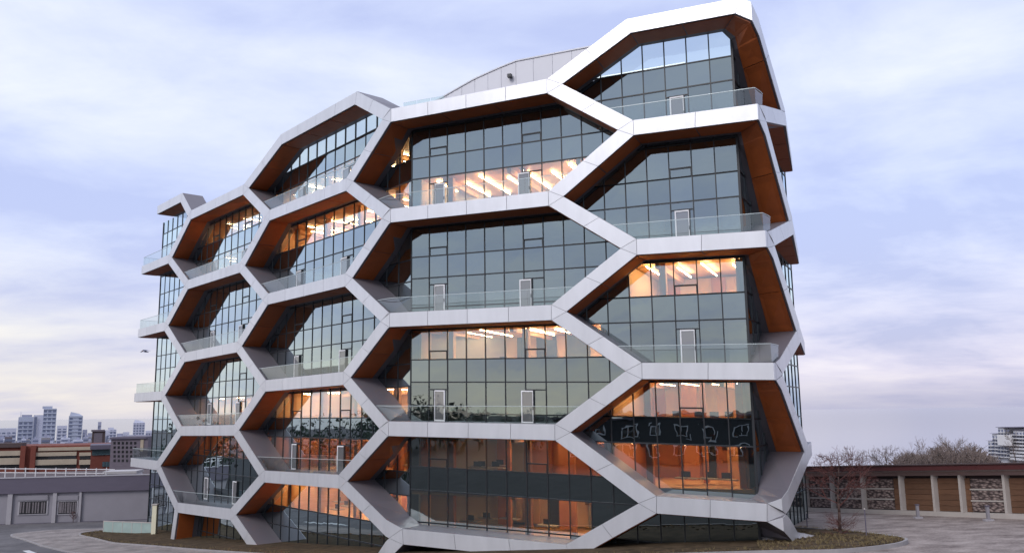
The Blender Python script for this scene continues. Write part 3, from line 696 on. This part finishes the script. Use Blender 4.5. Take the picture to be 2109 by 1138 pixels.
# ---- red brick block behind it
fb = Facade(aty(-160, 950, 196), aty(207, 950, 205)); q = thing('brick_block', 'long red brick block with cream window bands behind the warehouse', 'building')
zb = -16.0; zt = fb.uv(100, 917)[1]
fb.box('wall', 0, fb.L, zb, zt, 0, 18, M['brick'], q)
for x0, x1 in ((-150, 44), (71, 158), (164, 205)):
    for y0, y1 in ((931, 937), (946, 955)):
        bd = fb.pbox('stone_band', x0, y0, x1, y1, -0.35, -0.004, M['cream'], q)
        fb.pbox('window_strip', x0+1, y1+0.3, x1-1, y1+7, -0.2, -0.005, M['darkwin'], bd)
fb.pbox('roof_edge', -160, 915, 46, 920, -0.6, 3, M['brown'], q); fb.pbox('roof_edge', 80, 921, 207, 925, -0.5, 3, M['cream'], q)
for x0 in (45, 66): fb.pbox('pier', x0, 917, x0+6, 975, -0.8, -0.006, M['brick'], q)
# ---- low dark glazed block and slate block
fc = Facade(atr(188, 205), atr(248, 205)); q = thing('glazed_block', 'low block with a grey roof band and teal windows beside the red bricks', 'building')
fc.pbox('wall', 188, 918, 247, 990, 0, 12, M['brick'], q)
fc.pbox('roof_band', 186, 916, 249, 923, -0.8, 12, M['whdark'], q); fc.pbox('glass_band', 190, 924, 246, 935, -0.2, -0.004, M['teal'], q)
for i in range(5): fc.pbox('window', 211+i*6.2, 950, 215.6+i*6.2, 960, -0.15, -0.004, M['teal'], q)
fd = Facade(atr(228, 190), atr(301, 188)); q = thing('slate_block', 'slate grey brick block with a cream-toned stair window standing behind the warehouse', 'building')
fd.pbox('wall', 229, 902, 300, 1000, 0, 14, M['slate'], q); fd.pbox('roof_cap', 227, 899.5, 302, 902.5, -0.3, 14.2, M['whdark'], q)
fd.pbox('stair_window', 290, 904, 295, 928, -0.12, -0.004, M['cream'], q)  # window's lit look put into a flat cream colour
for i in range(6):
    for j in range(5): fd.pbox('window', 234+i*8.5, 909+j*9, 238+i*8.5, 914+j*9, -0.06, -0.004, M['darkwin'], q)
fe = Facade(atr(189, 290), atr(216, 290)); q = thing('square_tower', 'small dark brown square roof tower with a pale frame', 'building')
fe.pbox('shaft', 190, 887, 214, 940, 0, 4, M['brown'], q); fe.pbox('cap', 188, 884.5, 216, 887.5, -0.4, 4.4, M['slate'], q); fe.pbox('louvre', 194, 891, 210, 912, -0.1, -0.004, M['slate'], q)

# ---- skyline
TW = [('white slab block at the outer end of the skyline', -30, 33, 882, 1500, 'c', 0), ('slim blue tower with a rooftop mast', 35, 66, 858, 1650, 'a', 1), ('tallest stepped twin-shaft glass tower of the skyline', 66, 113, 836, 1600, 'a', 2),
      ('short pale tower between the two tall glass towers', 116, 137, 876, 1900, 'c', 0), ('square blue glass tower with rounded crown', 139, 168, 851, 1700, 'a', 3), ('small grey tower leaning against the square blue one', 169, 179, 884, 1750, 'b', 0),
      ('thin dark chimney-like tower above the brown roof tower', 200, 207, 868, 1400, 'b', 0), ('broad pale stepped tower group behind the slate block', 211, 239, 880, 2100, 'c', 2), ('faint low tower between pale towers', 253, 266, 889, 2300, 'c', 0),
      ('slim pale tower with slanted top beside the honeycomb balconies', 273, 297, 866, 2300, 'c', 3), ('low pale block partly hidden by the honeycomb balconies', 299, 322, 886, 2200, 'c', 0),
      ('narrow grey tower filling the gap before the brown roof tower', 180, 189, 891, 1900, 'b', 0), ('pale slab tower behind the thin chimney-like tower', 215, 229, 885, 2250, 'c', 0), ('grey mid-rise slab behind the slate block roof', 240, 253, 892, 1800, 'b', 0), ('pale mid-rise at the foot of the slanted-top tower', 262, 275, 895, 1900, 'c', 0)]
for lab, x0, x1, y0, D, mt_, var in TW:
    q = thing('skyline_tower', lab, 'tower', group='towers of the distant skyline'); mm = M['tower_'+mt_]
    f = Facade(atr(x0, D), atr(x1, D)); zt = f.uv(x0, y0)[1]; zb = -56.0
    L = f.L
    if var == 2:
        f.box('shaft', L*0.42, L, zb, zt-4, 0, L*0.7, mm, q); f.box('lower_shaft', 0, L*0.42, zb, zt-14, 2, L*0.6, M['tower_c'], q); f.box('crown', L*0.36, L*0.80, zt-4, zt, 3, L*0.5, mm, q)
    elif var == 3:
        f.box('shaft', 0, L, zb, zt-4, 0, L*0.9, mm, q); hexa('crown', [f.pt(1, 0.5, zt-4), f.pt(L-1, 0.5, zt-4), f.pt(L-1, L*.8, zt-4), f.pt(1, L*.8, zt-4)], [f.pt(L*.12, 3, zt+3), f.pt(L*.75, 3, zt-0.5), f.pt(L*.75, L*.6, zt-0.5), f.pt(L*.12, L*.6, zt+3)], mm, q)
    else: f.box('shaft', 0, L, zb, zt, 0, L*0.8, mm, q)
    if var == 1:
        mb = MB(); mb.tube(f.pt(3, 3, zt), f.pt(3, 3, zt+9), 0.4, 0.2, 6); mb.build('mast', M['tower_b'], q)
        f.box('plant_floor', L*.2, L*.9, zt, zt+3.5, 2, L*.6, M['tower_b'], q)
    nbay = max(2, int(L/6)); 
    for i in range(nbay):
        if random.random() < 0.25: continue
        u0 = L*(i+0.18)/nbay; u1 = L*(i+0.78)/nbay; zt2 = zt-6 if var != 2 or u0 > L*0.42 else zt-17
        f.box('window_column', u0, u1, -45, zt2, -0.5, -0.02, M['tower_w'], q)
    for z in np.arange(-40, zt-5, 6.4):
        if var == 2: f.box('floor_band', L*0.43, L*0.99, z, z+2.2, -0.9, -0.55, mm, q)
        else: f.box('floor_band', L*0.02, L*0.98, z, z+2.2, -0.9, -0.55, mm, q)
# low city fabric at the feet of the towers
rl_ = random.Random(11)
for i in range(38):
    D = rl_.uniform(700, 1350); x0 = rl_.uniform(-40, 300) if i < 30 else rl_.uniform(170, 300); wpx = rl_.uniform(9, 24)
    f = Facade(atr(x0, D), atr(x0+wpx, D)); zt = f.uv(x0, rl_.uniform(899, 913))[1]
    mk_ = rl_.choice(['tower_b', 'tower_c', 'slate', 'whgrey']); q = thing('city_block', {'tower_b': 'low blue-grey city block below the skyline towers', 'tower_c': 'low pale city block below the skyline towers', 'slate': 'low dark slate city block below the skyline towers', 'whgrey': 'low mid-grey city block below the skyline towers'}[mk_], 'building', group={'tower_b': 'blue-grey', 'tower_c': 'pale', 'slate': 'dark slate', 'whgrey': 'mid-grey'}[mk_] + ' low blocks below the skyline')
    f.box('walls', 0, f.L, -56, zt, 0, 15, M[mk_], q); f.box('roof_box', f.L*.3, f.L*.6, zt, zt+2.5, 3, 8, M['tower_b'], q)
    for j in range(2): f.box('window_row', f.L*.06, f.L*.94, zt-3.2-4*j, zt-1.6-4*j, -0.3, -0.02, M['tower_w'], q)

# ---- low long building on the right
fr_ = Facade(gpix(1560, 1046.5), gpix(2109, 1067)); q = thing('long_building', 'long low building with maroon roof edge, pale piers and brown boarded bays', 'building')
LL = fr_.L*1.35
def line(pa, pb):                    # straight line on the front wall through two pixels: height as a function of u
    (ua, za), (ub, zb_) = fr_.uv(*pa), fr_.uv(*pb); return lambda u: za + (zb_-za)*(u-ua)/(ub-ua)
LN = {'foot': line((1670, 1051), (2105, 1066)), 'cap': line((1670, 961), (2105, 953.5)), 'edge': line((1670, 970), (2105, 965)), 'lint': line((1670, 980), (2105, 977))}
def lbox(name, u0, u1, la, lb, o0, o1, mat, parent):   # la, lb: (line, offset)
    za = lambda u: (LN[la[0]](u) if la[0] else 0) + la[1]; zb_ = lambda u: LN[lb[0]](u) + lb[1]
    return hexa(name, [fr_.pt(u0, o0, za(u0)), fr_.pt(u1, o0, za(u1)), fr_.pt(u1, o1, za(u1)), fr_.pt(u0, o1, za(u0))], [fr_.pt(u0, o0, zb_(u0)), fr_.pt(u1, o0, zb_(u1)), fr_.pt(u1, o1, zb_(u1)), fr_.pt(u0, o1, zb_(u0))], mat, parent)
def between(f): 
    LN['f%g' % f] = lambda u: (LN['foot'](u)+0.30)*(1-f) + (LN['lint'](u)-0.2)*f; return 'f%g' % f
lbox('rear_wall', 0, LL, ('foot', -1.5), ('lint', -0.7), 0.5, 14, M['maroon'], q); lbox('roof_edge', -0.5, LL, ('edge', 0), ('cap', 0), -0.9, -0.5, M['maroon'], q); lbox('roof_cap', -0.6, LL, ('cap', 0.003), ('cap', 0.09), -1.0, -0.4, M['brown'], q)
lbox('lintel_band', -0.3, LL, ('lint', 0), ('edge', -0.003), -0.25, 0.3, M['pinkband'], q); lbox('eaves_line', -0.3, LL, ('edge', -0.1), ('edge', -0.004), -0.5, -0.255, M['pil'], q)
lbox('recess_shade', 0, LL, ('lint', -1.0), ('lint', 0.03), 0.31, 0.49, M['brown'], q)  # dark board closing the gap, recess shade put into its colour
lbox('base_kerb', -0.3, LL, ('foot', -1.5), ('foot', 0.29), -0.5, 0.1, M['pil'], q)
PX = [1610, 1664, 1717, 1781, 1860, 1928, 1984, 2075, 2150, 2225]
US_ = [fr_.uv(x, 1015)[0] for x in PX]
for u in US_: lbox('pier', u-0.10, u+0.10, ('foot', 0.291), ('lint', 0.03), -0.3, 0.25, M['pil'], q)
for i, (a, b) in enumerate(zip(US_, US_[1:])):
    a += 0.11; b -= 0.11; x = PX[i]
    if x in (1610, 1664, 1717): kinds = [('w', a, b)]
    elif x == 1781: kinds = [('w', a, a+(b-a)*.76), ('p', a+(b-a)*.77, b)]
    elif x == 1984: kinds = [('p', a, a+(b-a)*.13), ('w', a+(b-a)*.14, b-0.15)]
    else: kinds = [('p', a, b)]
    for kd, c, d in kinds:
        if kd == 'p':
            bp_ = lbox('boarded_bay', c, d, (between(0), 0), (between(1), 0), 0.16, 0.3, M['plank'], q); n = 6
            for j in range(n): lbox('plank', c+0.01, d-0.01, (between(j/n), 0.012), (between((j+1)/n), -0.012), 0.10, 0.155, M['plank'], bp_)
        else:
            bp_ = lbox('screen_bay', c, d, (between(0), 0), (between(1), 0), 0.16, 0.3, M['brown'], q); n = 3
            for j in range(n): lbox('woven_panel', c+0.05, d-0.05, (between(j/n), 0.06), (between((j+1)/n), -0.06), 0.04, 0.155, M['woven'], bp_)
            for j in range(1, n): lbox('screen_rail', c, d, (between(j/n), -0.05), (between(j/n), 0.05), 0.0, 0.156, M['pil'], bp_)
# small posts in front of it
for x, y, lab in ((1891, 1067, 'short weathered bollard in front of a boarded bay'), (2036, 1072, 'short weathered bollard in front of the woven screen bay')):
    p = gpix(x, y); q = thing('bollard', lab, 'bollard'); mb = MB(); mb.box(p.x-.09, p.x+.09, p.y-.09, p.y+.09, p.z-.05, p.z+0.95); mb.build('shaft', M['whgrey'], q)
    mb = MB(); mb.box(p.x-.28, p.x+.28, p.y-.2, p.y+.2, p.z-.05, p.z+.12); mb.build('base', M['whtrim'], q); mb = MB(); mb.box(p.x-.12, p.x+.12, p.y-.12, p.y+.12, p.z+.95, p.z+1.02); mb.build('cap', M['whdark'], q)
# thin stakes
for x, y0, y1, lab in ((1663, 1091, 1056, 'thin dark stake behind the frame foot by the pavement'), (1785, 1107, 1048, 'tall thin stake standing in the bed beyond the bare tree')):
    p = gpix(x, y0); h = zat(x, y1, p.x, p.y); q = thing('marker_stake', lab, 'stake'); mb = MB(); mb.tube(p, (p.x, p.y, h), .035, .03, 6); mb.build('rod', M['whdark'], q); mb = MB(); mb.tube((p.x, p.y, h), (p.x, p.y, h+.06), .05, .03, 6); mb.build('cap', M['pil'], q)

# ---- bare trees
def bare_tree(base, h, spread, seed, lv=5, r0=0.11, low=0.18, twig=0.012, kids=(4, 4, 3, 3)):
    rr = random.Random(seed); tr, cw = MB(), MB(); tips = []
    P = Vector(base); nseg = 9; pts = [P - Vector((0, 0, 0.15))]; d = Vector((0, 0, 1))
    for i in range(nseg):
        d = (d + Vector((rr.uniform(-.07, .07), rr.uniform(-.07, .07), 0))).normalized(); pts.append(pts[-1] + d*h*0.92/nseg)
    rad = lambda i: r0*(1-0.85*i/nseg)
    for i in range(nseg): tr.tube(pts[i], pts[i+1], rad(i), rad(i+1), 7)
    def grow(p, d, L, r, lev):
        n = 3; q = p
        for i in range(n):
            d = (d + Vector((rr.uniform(-.18, .18), rr.uniform(-.18, .18), rr.uniform(-.02, .16)))).normalized(); e = q + d*L/n
            cw.tube(q, e, max(twig*.6, r*(1-i/n*.5)), max(twig*.5, r*(1-(i+1)/n*.5)), 4 if lev > 1 else 3)
            if lev > 0:
                for _ in range(kids[min(lev, 3)] - 1 if i < n-1 else kids[min(lev, 3)]):
                    if rr.random() < .8:
                        a = rr.uniform(0, 6.28); sd_ = d.orthogonal().normalized(); sd_.rotate(Matrix.Rotation(a, 3, d)); grow(e, (d*0.8 + sd_*rr.uniform(.45, .9)).normalized(), L*rr.uniform(.42, .62), r*.5, lev-1)
            q = e
    nb_ = 15
    for i in range(nb_):
        f = low + (0.97-low)*i/(nb_-1); x = f*nseg; k = min(nseg-1, int(x)); p = pts[k].lerp(pts[k+1], x-k); a = i*2.4 + rr.uniform(-.4, .4)
        L = spread*(1.0-0.62*max(0, (f-low)/(1-low))**1.3)*rr.uniform(.75, 1.1)
        grow(p, Vector((math.cos(a), math.sin(a), rr.uniform(.35, .9))).normalized(), L, rad(k)*.45, lv-3)
    return tr, cw
def add_tree(name, lab, base, h, spread, seed, mt_='twig', group=None, **kw):
    q = thing(name, lab, 'tree', group=group); tr, cw = bare_tree(base, h, spread, seed, **kw); tr.build('trunk', M['bark'], q, smooth=True); cw.build('crown', M[mt_], q); return q
p = gpix(1731, 1104); add_tree('bare_tree', 'bare young tree with russet twigs in the planting bed', p, zat(1733, 926, p.x, p.y)-p.z, 2.15, 5, lv=5, r0=0.12, low=0.40, twig=0.016)
rr = random.Random(4); mb = MB()         # suckers at its foot
for i in range(46):
    a = rr.uniform(0, 6.28); b0 = Vector((p.x, p.y, p.z+rr.uniform(.05, .9))); e = b0 + Vector((math.cos(a), math.sin(a), rr.uniform(-.1, .7)))*rr.uniform(.5, 1.25); mb.tube(b0, e, .012, .006, 3)
    for _ in range(4): mb.tube(b0.lerp(e, rr.uniform(.4, 1)), e + Vector((rr.uniform(-.3, .3), rr.uniform(-.3, .3), rr.uniform(-.1, .35))), .007, .004, 3)
tag(mb.build('sucker_shoots', M['twig'], bpy.data.objects['bare_tree']))
for i, (x, y1, Y, sp_, lab) in enumerate(((1822, 930, 100, 2.6, 'bare spreading tree showing above the maroon roof edge'), (1760, 927, 112, 2.4, 'faint bare tree showing behind the young tree'), (1905, 918, 116, 3.4, 'bare tree at the near end of the brown thicket'), (1952, 908, 118, 3.2, 'tall bare tree rising from the brown thicket'), (1985, 906, 122, 3.2, 'tall bare tree rising from the thicket towards the apartments'), (2096, 868, 150, 2.2, 'bare tree rising in front of the pale apartment block'))):
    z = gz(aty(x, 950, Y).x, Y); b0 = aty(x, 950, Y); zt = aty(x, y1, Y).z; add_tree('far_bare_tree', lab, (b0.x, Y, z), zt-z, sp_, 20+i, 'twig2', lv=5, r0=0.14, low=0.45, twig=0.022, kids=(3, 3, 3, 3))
mb = MB(); rr = random.Random(9)
for i in range(520):
    x = rr.uniform(1838, 2052); Y = rr.uniform(104, 126); f = (x-1838)/214; top = 953 - 30*math.sin(min(1, f*1.7)*1.57)*(1-.55*max(0, (f-.75)/.25)) + 6*math.sin(x*.09) + rr.uniform(-3, 12)
    b0 = aty(x, 985, Y); e = aty(x + rr.uniform(-9, 9), top, Y); mb.tube(b0, e, .06, .02, 3)
    for _ in range(7):
        s_ = b0.lerp(e, rr.uniform(.45, 1.0)); mb.tube(s_, s_ + Vector((rr.uniform(-.9, .9), rr.uniform(-.9, .9), rr.uniform(.05, .9))), .035, .015, 3)
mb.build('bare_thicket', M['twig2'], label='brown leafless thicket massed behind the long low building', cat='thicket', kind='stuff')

# ---- pale apartment block far right
fg = Facade(aty(2008, 900, 215), aty(2150, 900, 190)); q = thing('apartment_block', 'pale stepped apartment block with rows of dark windows above the thicket', 'building')
for nm, x0, x1, y0, off in (('wing', 2011, 2034, 908, 3.0), ('wing', 2031, 2058, 893, 1.5), ('main_block', 2055, 2082, 880, 0.0), ('main_block', 2080, 2150, 886, 0.8)):
    w = fg.pbox(nm, x0, y0, x1, 1010, off, off+14, M['apt'], q); fg.pbox('roof_slab', x0-1.5, y0-1.6, x1+1.5, y0-0.1, off-0.4, off+14, M['whdark'], w)
    for i in range(int((x1-x0)/6)):
        for j in range(8):
            xx, yy = x0+1.8+i*6.2, y0+4+j*7.2
            if yy < 965: fg.pbox('window', xx, yy, xx+3.4, yy+4.0, off-0.15, off-0.01, M['tower_w'], w)
    for j in range(8): fg.pbox('balcony_slab', x0+0.5, y0+9.2+j*7.2, x1-0.5, y0+10.1+j*7.2, off-0.9, off-0.16, M['apt'], w)
fg.pbox('plain_gable', 2066, 894, 2094, 917, -1.6, -0.95, M['pipe'], q)

# ---- left foot of the tower: frosted glass enclosure, cream post, white panel
fh = Facade(gpix(212, 1097), gpix(311, 1099)); q = thing('glass_enclosure', 'low frosted green glass enclosure beside the tower foot', 'enclosure')
zt = fh.uv(260, 1073)[1]; zb = gz(*fh.p)-0.2
for i in range(5): fh.box('glass_panel', fh.L*i/5+.04, fh.L*(i+1)/5-.04, zb+.25, zt-.09, 0, .05, M['frost'], q)
for i in range(6): fh.box('post', fh.L*i/5-.035, fh.L*i/5+.035, zb, zt-.005, -.02, .09, M['pil'], q)
fh.box('top_rail', -.05, fh.L+.05, zt-.085, zt, -.03, .1, M['pil'], q); fh.box('plinth', -.05, fh.L+.05, zb-.1, zb+.24, -.06, .14, M['concrete'], q)
pp = gpix(317, 1101); q = thing('cream_post', 'cream square post standing at the end of the glass enclosure', 'post'); zt = zat(317, 1039, pp.x, pp.y)
mb = MB(); mb.box(pp.x-.26, pp.x+.26, pp.y-.26, pp.y+.26, pp.z-.3, zt); mb.build('shaft', pmat('lit_cream', (.72, .68, .5), .6), q); mb = MB(); mb.box(pp.x-.34, pp.x+.34, pp.y-.34, pp.y+.34, zt, zt+.12); mb.build('cap', M['pil'], q)  # lit look of the column put into its pale cream colour
pp = gpix(336, 1088); fp = Facade((pp.x-.7, pp.y+.4), (pp.x+.7, pp.y-.1)); q = thing('white_panel', 'white notice panel on a dark stand beneath the tower corner', 'panel')
z0, z1 = zat(336, 1071, pp.x, pp.y), zat(336, 1040, pp.x, pp.y); fp.box('board', 0.2, fp.L-0.2, z0, z1, 0, .08, M['pipe'], q); fp.box('stand', .3, fp.L-.3, pp.z-.4, z0-.003, .01, .07, M['mull'], q)
# concrete footing under the right-hand foot of the frame
c = WP(30.6, 0.9, 0); z = gz(c[0], c[1])+0.05; v = [(c[0], c[1], z+.42)]; n = 20
for k, (r_, h) in enumerate(((0.9, .36), (1.6, .16), (2.1, -.1))):
    for i in range(n): a = 6.283*i/n; v.append((c[0]+r_*1.15*math.cos(a)+random.uniform(-.05, .05), c[1]+r_*.8*math.sin(a), z+h+random.uniform(-.02, .02)))
f = [(0, 1+i, 1+(i+1) % n) for i in range(n)] + [(1+k*n+i, 1+(k+1)*n+i, 1+(k+1)*n+(i+1) % n, 1+k*n+(i+1) % n) for k in range(2) for i in range(n)]
mk('footing', v, f, M['concrete'], None, True, label='pale mounded concrete footing under the slanted end foot of the frame', cat='footing')
# saplings by the warehouse wall
for x, y0, y1, s_, lab in ((127, 1071, 1052, 31, 'small dark sapling under the wide end of a warehouse window'), (151, 1072, 1050, 32, 'small dark sapling next to the second warehouse window')):
    p = gpix(x, y0+3); add_tree('sapling', lab, p, zat(x, y1, p.x, p.y)-p.z, .5, s_, lv=4, r0=.05, low=.3, twig=.02)
# roof shrub
c = GW('L', -40.0, 2.5, 32.4); add_tree('roof_shrub', 'leafless shrub growing on the roof edge', c, 2.6, 1.1, 41, 'twig2', lv=4, r0=.05, low=.2, twig=.03)
# gull
g0 = aty(301, 724, 70); mb = MB(); mb.hexa([g0+Vector((-.22, -.05, -.04)), g0+Vector((.2, -.05, -.05)), g0+Vector((.2, .05, -.05)), g0+Vector((-.22, .05, -.04))], [g0+Vector((-.16, -.03, .06)), g0+Vector((.14, -.04, .06)), g0+Vector((.14, .04, .06)), g0+Vector((-.16, .03, .06))])
gull = thing('gull', 'small gull gliding in the sky beside the balconies', 'bird'); mb.build('body', M['tower_b'], gull)
for s_ in (-1, 1):
    a = [g0+Vector((.08*1, s_*.04, .03)), g0+Vector((-.1, s_*.04, .03)), g0+Vector((-.3*1-.12*s_, s_*.3, .16)), g0+Vector((-.05-.2*s_, s_*.34, .17))]; a2 = [p+Vector((0, 0, -.02)) for p in a]
    w = hexa('wing', a2, a, M['tower_b'], gull); b = [a[3], a[2], g0+Vector((-.62*s_-.1, s_*.5, .04)), g0+Vector((-.6*s_, s_*.55, .03))]; hexa('wing_tip', [p+Vector((0, 0, -.015)) for p in b], b, M['tower_b'], w)

# ---- across the street, seen only as reflections in the glass
mb = MB(); rr = random.Random(2)
def leafy(x, y, h):
    z = gz(x, y); mb.tube((x, y, z-.2), (x, y, z+h*.6), .22, .06, 5); rx = h*rr.uniform(.22, .36)
    for _ in range(110):
        while True:
            p = Vector((rr.uniform(-1, 1), rr.uniform(-1, 1), rr.uniform(-1, 1)))
            if .2 < p.length < 1: break
        c = Vector((x+p.x*rx, y+p.y*rx, z+h*.58+p.z*h*.42*(1-.25*abs(p.x)))); a = Vector((rr.uniform(-1, 1), rr.uniform(-1, 1), rr.uniform(-.6, .6)))*.55; d = Vector((rr.uniform(-1, 1), rr.uniform(-1, 1), rr.uniform(-1, 1)))*.55
        k0 = len(mb.v); mb.v += [c-a, c+d, c+a, c-d*.7]; mb.f.append((k0, k0+1, k0+2, k0+3))
for i in range(130): leafy(rr.uniform(-150, -112), rr.uniform(-60, 160), rr.uniform(8, 15.5))
for i in range(130): leafy(rr.uniform(-150, 120), rr.uniform(-75, -42), rr.uniform(4.5, 9.5))
mb.build('tree_belt', M['conifer'], label='dark belt of trees across the street mirrored in the lower glass', cat='trees', kind='stuff')
fz = Facade((-15, -34), (-62, -8)); q = thing('dark_building', 'dark low building with white framed windows mirrored in the lowest glass bands', 'building')
fz.box('wall', 0, fz.L, 0, 8.2, 0, 10, pmat('charcoal_cladding', (0.03, 0.03, 0.033), 0.8), q); fz.box('roof_edge', -.3, fz.L+.3, 8.2, 8.6, -.4, 10.3, M['slate'], q)
for i in range(11):
    for z0 in (1.6, 5.0):
        w = fz.box('window', 2+i*4.6, 4.6+i*4.6, z0, z0+1.9, -.12, -.004, M['pipe'], q)
        for j in range(2): fz.box('pane', 2.15+i*4.6+j*1.2, 3.2+i*4.6+j*1.2, z0+.15, z0+1.75, -.15, -.121, M['darkwin'], w)
# ---- dry tufts and clods on the planting bed, litter of stones along the kerb
rr = random.Random(17); gb, cb_ = MB(), MB()
tgt = [(a_, b_) for a_, b_ in zip(bed, bed[1:])]
for i in range(2600):
    a_, b_ = rr.choice(tgt); t_ = rr.random(); x = a_[0]+(b_[0]-a_[0])*t_; y = a_[1]+(b_[1]-a_[1])*t_
    if i % 2: px_ = rr.uniform(1560, 1845); c_ = gpix(px_, rr.uniform(1097+max(0, px_-1640)*.085, min(1136, 1136-max(0, px_-1760)*.12))); x, y = c_.x, c_.y
    else: w_ = rr.uniform(.15, 2.2); dx, dy = -(y-70), x+5; l_ = math.hypot(20-x, 85-y); x += (10-x)/l_*w_; y += (85-y)/l_*w_
    if i % 2 and y < 50: continue
    z = gz(x, y)+0.15
    if rr.random() < .55:
        for _ in range(5):
            h = rr.uniform(.06, .22); dx, dy = rr.uniform(-.12, .12), rr.uniform(-.12, .12); k0 = len(gb.v); gb.v += [Vector((x-.012, y, z)), Vector((x+.012, y, z)), Vector((x+dx, y+dy, z+h))]; gb.f.append((k0, k0+1, k0+2))
    else:
        r_ = rr.uniform(.03, .11); cb_.hexa([(x-r_, y-r_*.8, z-.02), (x+r_*.8, y-r_, z-.02), (x+r_, y+r_, z-.02), (x-r_*.7, y+r_, z-.02)], [(x-r_*.5, y-r_*.5, z+r_*.7), (x+r_*.5, y-r_*.4, z+r_*.9), (x+r_*.4, y+r_*.5, z+r_*.6), (x-r_*.5, y+r_*.4, z+r_*.8)])
gb.build('dry_grass', pmat('dry_grass', (0.20, 0.15, 0.07), 0.9), label='sparse dry grass tufts scattered over the planting bed', cat='grass', kind='stuff')
cb_.build('soil_clods', M['mulch'], label='small brown clods of soil scattered over the planting bed', cat='soil', kind='stuff')
